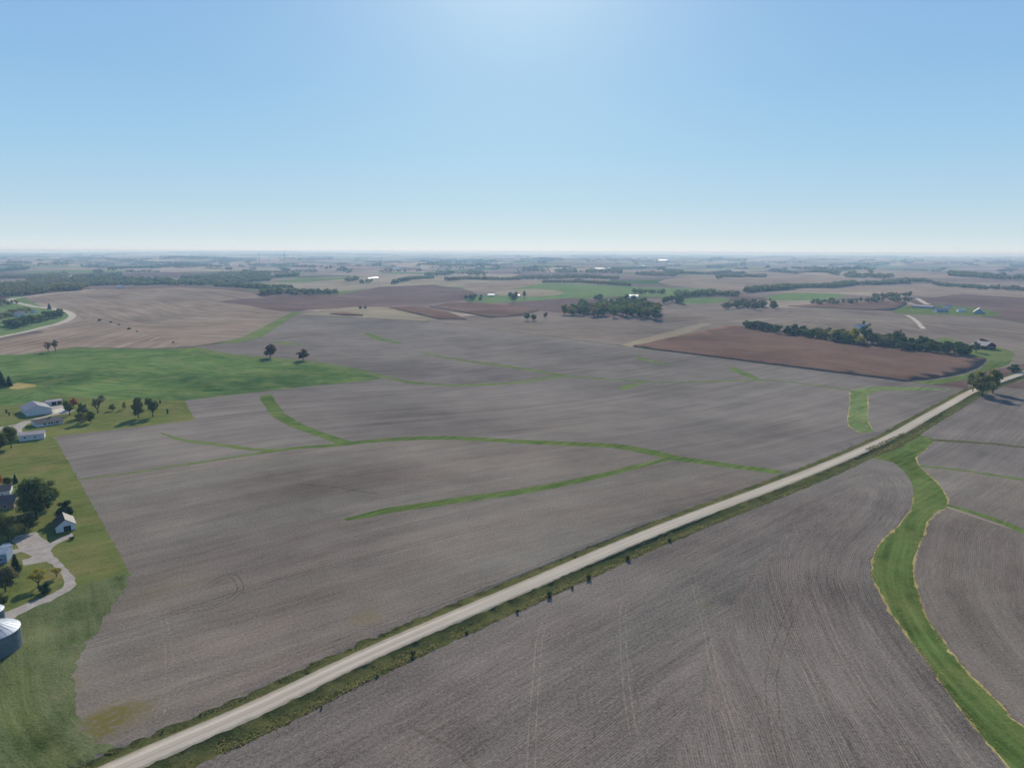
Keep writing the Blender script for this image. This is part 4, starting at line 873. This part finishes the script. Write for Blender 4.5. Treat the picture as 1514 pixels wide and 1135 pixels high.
for a in (('long_barn', 'long low pale barn at the left of the far right farmstead', 'barn', (1348, 454.5), (1378, 456), 16, 4, 2.4, BLUEW, ROOFP, 'x'),
          ('barn', 'blue grey roofed barn in the middle of the far right farmstead', 'barn', (1385, 462), (1402, 462), 20, 5, 4, BLUEW, ROOFM, 'x'),
          ('shed', 'small shed with bright white roof in the far right farmstead', 'shed', (1417, 461), (1428, 461), 14, 3.6, 2.6, WHITE, ROOFW, 'x'),
          ('tent_roof_barn', 'pyramid shaped grey barn at the right of the far right farmstead', 'barn', (1439, 463.5), (1455, 464), 24, 3.4, 7.5, BLUEW, ROOFP, 'y'),
          ('shed', 'little shed hidden behind the middle barn of the far right farmstead', 'shed', (1400, 455), (1408, 455), 10, 4, 2, WHITE, ROOFM, 'x'),
          ('shed', 'left white shed of the farm on the green pasture', 'shed', (721, 438), (731, 438), 12, 4, 2, WHITE, ROOFW, 'x'),
          ('shed', 'right pale shed of the farm on the green pasture', 'shed', (757, 439), (768, 439), 14, 4, 2, WHITE, ROOFP, 'x'),
          ('pasture_barn', 'white roofed barn behind the middle woodlot', 'barn', (929, 441), (943, 441), 30, 5, 4, WHITEM, ROOFW, 'x'),
          ('barn', 'bright white long barn on the hazy plain right of centre', 'barn', (882, 400), (895, 400), 60, 9, 7, WHITEM, ROOFW, 'x'),
          ('barn', 'tiny white barn just right of the bright long barn on the plain', 'barn', (901, 398.5), (904, 398.5), 40, 7, 5, WHITEM, ROOFW, 'x'),
          ('barn', 'left of two little white barns on the hazy plain left of centre', 'barn', (580, 399.5), (583.5, 399.5), 30, 9, 6, WHITEM, ROOFW, 'x'),
          ('barn', 'right of two little white barns on the hazy plain left of centre', 'barn', (585.5, 399.5), (589, 399.5), 30, 9, 6, WHITEM, ROOFW, 'x'),
          ('barn', 'long pale barn in the pale stubble beyond the dark ploughed slope', 'barn', (546, 412.3), (560, 411.7), 14, 4, 2, WHITE, ROOFM, 'x'),
          ('barn', 'far white barn almost at the horizon right of centre', 'barn', (950, 395.5), (955, 395.5), 60, 10, 7, WHITEM, ROOFW, 'x'),
          ('barn', 'long white building almost at the horizon at two thirds of the width', 'barn', (972, 387.2), (984, 387.2), 90, 16, 10, WHITEM, ROOFW, 'x'),
          ('shed', 'white shed beside the wood behind the harvested hill crest', 'shed', (173, 426.4), (178, 426.4), 14, 4.5, 2.4, WHITE, ROOFW, 'x'),
          ('farmhouse', 'pale grey farmhouse among dark trees inside the far left road bend', 'house', (26, 468), (38, 467), 12, 5, 4, WHITE, ROOFM, 'x'),
          ('shed', 'small shed between the farmhouse and the far left road', 'shed', (44, 463), (51, 463), 9, 3.5, 2, WHITE, ROOFP, 'x')):
    building(*a)

def lathe(prof, n, wav=0):
    v, f = [], []
    for r_, z_ in prof: v += [(r_*math.cos(2*math.pi*i/n), r_*math.sin(2*math.pi*i/n), z_) for i in range(n)]
    for j in range(len(prof)-1):
        for i in range(n): f.append((j*n+i, j*n+(i+1) % n, (j+1)*n+(i+1) % n, (j+1)*n+i))
    return v, f
STEEL = plain('galvanized_steel', '525f6c', '748290', .5, .45, .05, .4, .3)
STEELR = plain('galvanized_roof', '8a949e', 'b4bcc4', .5, .55, .05, .4, .2)
def bin_(px, rad, wall, label):
    p = P(*px); root = tag(empty('grain_bin', (p[0], p[1], p[2]-.1), .4), label, 'grain bin')
    prof = []; z = 0
    while z < wall: prof += [(rad, z), (rad-.05, z+.14)]; z += .28
    v, f = lathe(prof+[(rad, wall)], 64); mesh_obj('corrugated_wall', v, f, STEEL, root, smooth=True)
    hr = rad*.48; v, f = lathe([(rad+.18, wall-.05), (rad+.18, wall+.05), (.55, wall+hr)], 48); ro = mesh_obj('roof', v, f, STEELR, root)
    rb, rf = [], []
    for i in range(24):
        a = i*math.pi/12; vv, ff = tube((rad*math.cos(a), rad*math.sin(a), wall+.12), (.6*math.cos(a), .6*math.sin(a), wall+hr+.04), .06, .05, 4); rf += [tuple(k+len(rb) for k in q) for q in ff]; rb += vv
    mesh_obj('roof_ribs', rb, rf, STEELR, ro)
    v, f = lathe([(.6, wall+hr-.15), (.6, wall+hr+.5), (.75, wall+hr+.5), (.0, wall+hr+.85)], 20); mesh_obj('cap', v, f, STEELR, ro)
    L = []
    for s in (-.22, .22): L.append((rad+.05, rad+.11, s-.03, s+.03, .3, wall+.2))
    z = .5
    while z < wall: L.append((rad+.06, rad+.10, -.19, .19, z, z+.04)); z += .35
    boxes('ladder', L, STEELR, root)
bin_((-9, 960), 7.4, 6.4, 'large corrugated steel grain bin cut by the left frame edge')
bin_((-13, 938), 4.2, 8.4, 'narrower pale grain bin just behind the large corrugated one')

# white fuel tank on legs near the lower drive
p = P(10, 809); tk = tag(empty('fuel_tank', (p[0], p[1], p[2]), .35), 'small white rounded tank beside the blue grey building', 'tank')
prof = [(.0, -1.55), (.35, -1.5), (.58, -1.3), (.62, -1.15), (.62, 1.15), (.58, 1.3), (.35, 1.5), (.0, 1.55)]
v, f = lathe(prof, 20); v = [(z, x, y+1.15) for x, y, z in v]; mesh_obj('tank_body', v, f, WHITEM, tk, smooth=True)
for s in (-.9, .9): boxes('leg', [(s-.1, s+.1, -.45, .45, -.1, .62)], CONC2, tk)

# radio masts on the plain
def mast(px, py, h, label):
    p = P(px, py); root = tag(empty('radio_mast', (p[0], p[1], p[2])), label, 'mast', None)
    v, f = [], []
    for i in range(3):
        a = i*2.094; vv, ff = tube((3*math.cos(a), 3*math.sin(a), 0), (1.2*math.cos(a), 1.2*math.sin(a), h), .7, .5, 4); f += [tuple(k+len(v) for k in q) for q in ff]; v += vv
    z = 0; j = 0
    while z < h-8:
        for i in range(3):
            a, b = i*2.094, (i+1)*2.094; q = 3-1.8*z/h; q2 = 3-1.8*(z+8)/h; vv, ff = tube((q*math.cos(a), q*math.sin(a), z), (q2*math.cos(b), q2*math.sin(b), z+8), .3, .3, 4); f += [tuple(k+len(v) for k in x) for x in ff]; v += vv
        z += 8
    mesh_obj('lattice', v, f, ROOFM, root)
mast(421, 393, 120, 'taller lattice radio mast on the hazy plain left of centre')
mast(384, 392, 110, 'fainter lattice radio mast further left on the hazy plain')

# utility poles by the far left road
for px, py in ((27, 445), (33, 447)):
    p = P(px, py); root = tag(empty('utility_pole', (p[0], p[1], p[2]), .6), 'wooden utility pole beside the far left road bend', 'pole', 'utility poles by the far left road')
    v, f = tube((0, 0, -.3), (0, 0, 13), .28, .2, 8); mesh_obj('pole', v, f, BARK, root); boxes('crossarm', [(-1.6, 1.6, -.12, .12, 11.6, 11.9)], BARK, root)

# round bale near garage lawn omitted: photo shows none

# ------------------------------------------------------------------ haze
t = NT('haze_volume'); vs = t.n('ShaderNodeVolumeScatter'); vs.inputs['Color'].default_value = (.165, .265, .385, 1); vs.inputs['Density'].default_value = 1/4000; vs.inputs['Anisotropy'].default_value = .2
t.t.links.new(vs.outputs[0], t.out.inputs['Volume'])
v, f = box(-30000, 30000, -30000, 30000, -400, 141); hz = mesh_obj('haze', v, f, t.m); tag(hz, 'thin blue haze lying over the plain', None, None, 'structure')

# ------------------------------------------------------------------ light, sky, camera
EL = math.radians(26); AZ = math.radians(.4)
w = bpy.data.worlds.new('World'); sc.world = w; w.use_nodes = True; nt = w.node_tree; nt.nodes.clear()
def N(t_, **k):
    nd = nt.nodes.new(t_)
    for a_, v_ in k.items():
        if a_.startswith('i_'):
            q_ = nd.inputs[int(a_[2:])]
            if hasattr(v_, 'is_linked'): nt.links.new(v_, q_)
            else: q_.default_value = v_
        else: setattr(nd, a_, v_)
    return nd
# daylight: the Nishita sky tones the dome, a clear-day elevation gradient with a soft aureole round the sun sets its colours
sky = N('ShaderNodeTexSky'); sky.sky_type = 'NISHITA'; sky.sun_disc = False; sky.sun_elevation = EL; sky.sun_rotation = AZ; sky.air_density = 1.; sky.dust_density = .3; sky.ozone_density = 2.
dirv = N('ShaderNodeTexCoord').outputs['Generated']; zc = N('ShaderNodeSeparateXYZ', i_0=dirv).outputs[2]
el = N('ShaderNodeMath', operation='ARCSINE', i_0=zc).outputs[0]; el = N('ShaderNodeMath', operation='DIVIDE', i_0=el, i_1=math.pi/2).outputs[0]
cr = N('ShaderNodeValToRGB', i_0=el); st = [(0, 'e0ecf1'), (1.2, 'cde2ec'), (3.5, 'b8d8ec'), (7, 'a4cfee'), (12, '92c1ea'), (19, '85b3e5'), (40, '4c7cba'), (90, '23447e')]
while len(cr.color_ramp.elements) < len(st): cr.color_ramp.elements.new(.5)
for e_, (p_, c_) in zip(cr.color_ramp.elements, st): e_.position = p_/90; e_.color = lin(c_)
sunv = (math.sin(AZ)*math.cos(EL), math.cos(AZ)*math.cos(EL), math.sin(EL))
dt = N('ShaderNodeVectorMath', operation='DOT_PRODUCT', i_0=dirv, i_1=sunv).outputs['Value']
an = N('ShaderNodeMath', operation='ARCCOSINE', i_0=dt).outputs[0]
gl = N('ShaderNodeMath', operation='EXPONENT', i_0=N('ShaderNodeMath', operation='MULTIPLY', i_0=an, i_1=-1/math.radians(8)).outputs[0]).outputs[0]
gc = N('ShaderNodeVectorMath', operation='SCALE', i_0=(.78, .76, .40)); nt.links.new(gl, gc.inputs['Scale'])
ns = N('ShaderNodeVectorMath', operation='SCALE', i_0=sky.outputs[0]); ns.inputs['Scale'].default_value = .003
ad = N('ShaderNodeVectorMath', operation='ADD', i_0=cr.outputs[0], i_1=gc.outputs[0]); ad2 = N('ShaderNodeVectorMath', operation='ADD', i_0=ad.outputs[0], i_1=ns.outputs[0])
bg = N('ShaderNodeBackground', i_0=ad2.outputs[0], i_1=.93); wo = N('ShaderNodeOutputWorld', i_0=bg.outputs[0])
ld = bpy.data.lights.new('sun', 'SUN'); ld.energy = 5.0; ld.angle = math.radians(.53); ld.color = (1, .92, .80)
lo = bpy.data.objects.new('sun', ld); C.objects.link(lo); sd = Vector((math.sin(AZ)*math.cos(EL), math.cos(AZ)*math.cos(EL), math.sin(EL))); lo.rotation_euler = (-sd).to_track_quat('-Z', 'Y').to_euler()
cd = bpy.data.cameras.new('camera'); cam = bpy.data.objects.new('camera', cd); C.objects.link(cam); sc.camera = cam
cd.sensor_width = 36; cd.lens = F/1514*36; cd.clip_start = 1; cd.clip_end = 400000
M = Matrix(((RT[0], UP[0], -FW[0], 0), (RT[1], UP[1], -FW[1], 0), (RT[2], UP[2], -FW[2], H), (0, 0, 0, 1))); cam.matrix_world = M
sc.view_settings.view_transform = 'Standard'; sc.view_settings.look = 'None'; sc.view_settings.exposure = 0; sc.view_settings.gamma = 1
cy = sc.cycles; cy.max_bounces = 4; cy.diffuse_bounces = 2; cy.glossy_bounces = 2; cy.transmission_bounces = 2; cy.volume_bounces = 0; cy.transparent_max_bounces = 6; cy.use_denoising = True
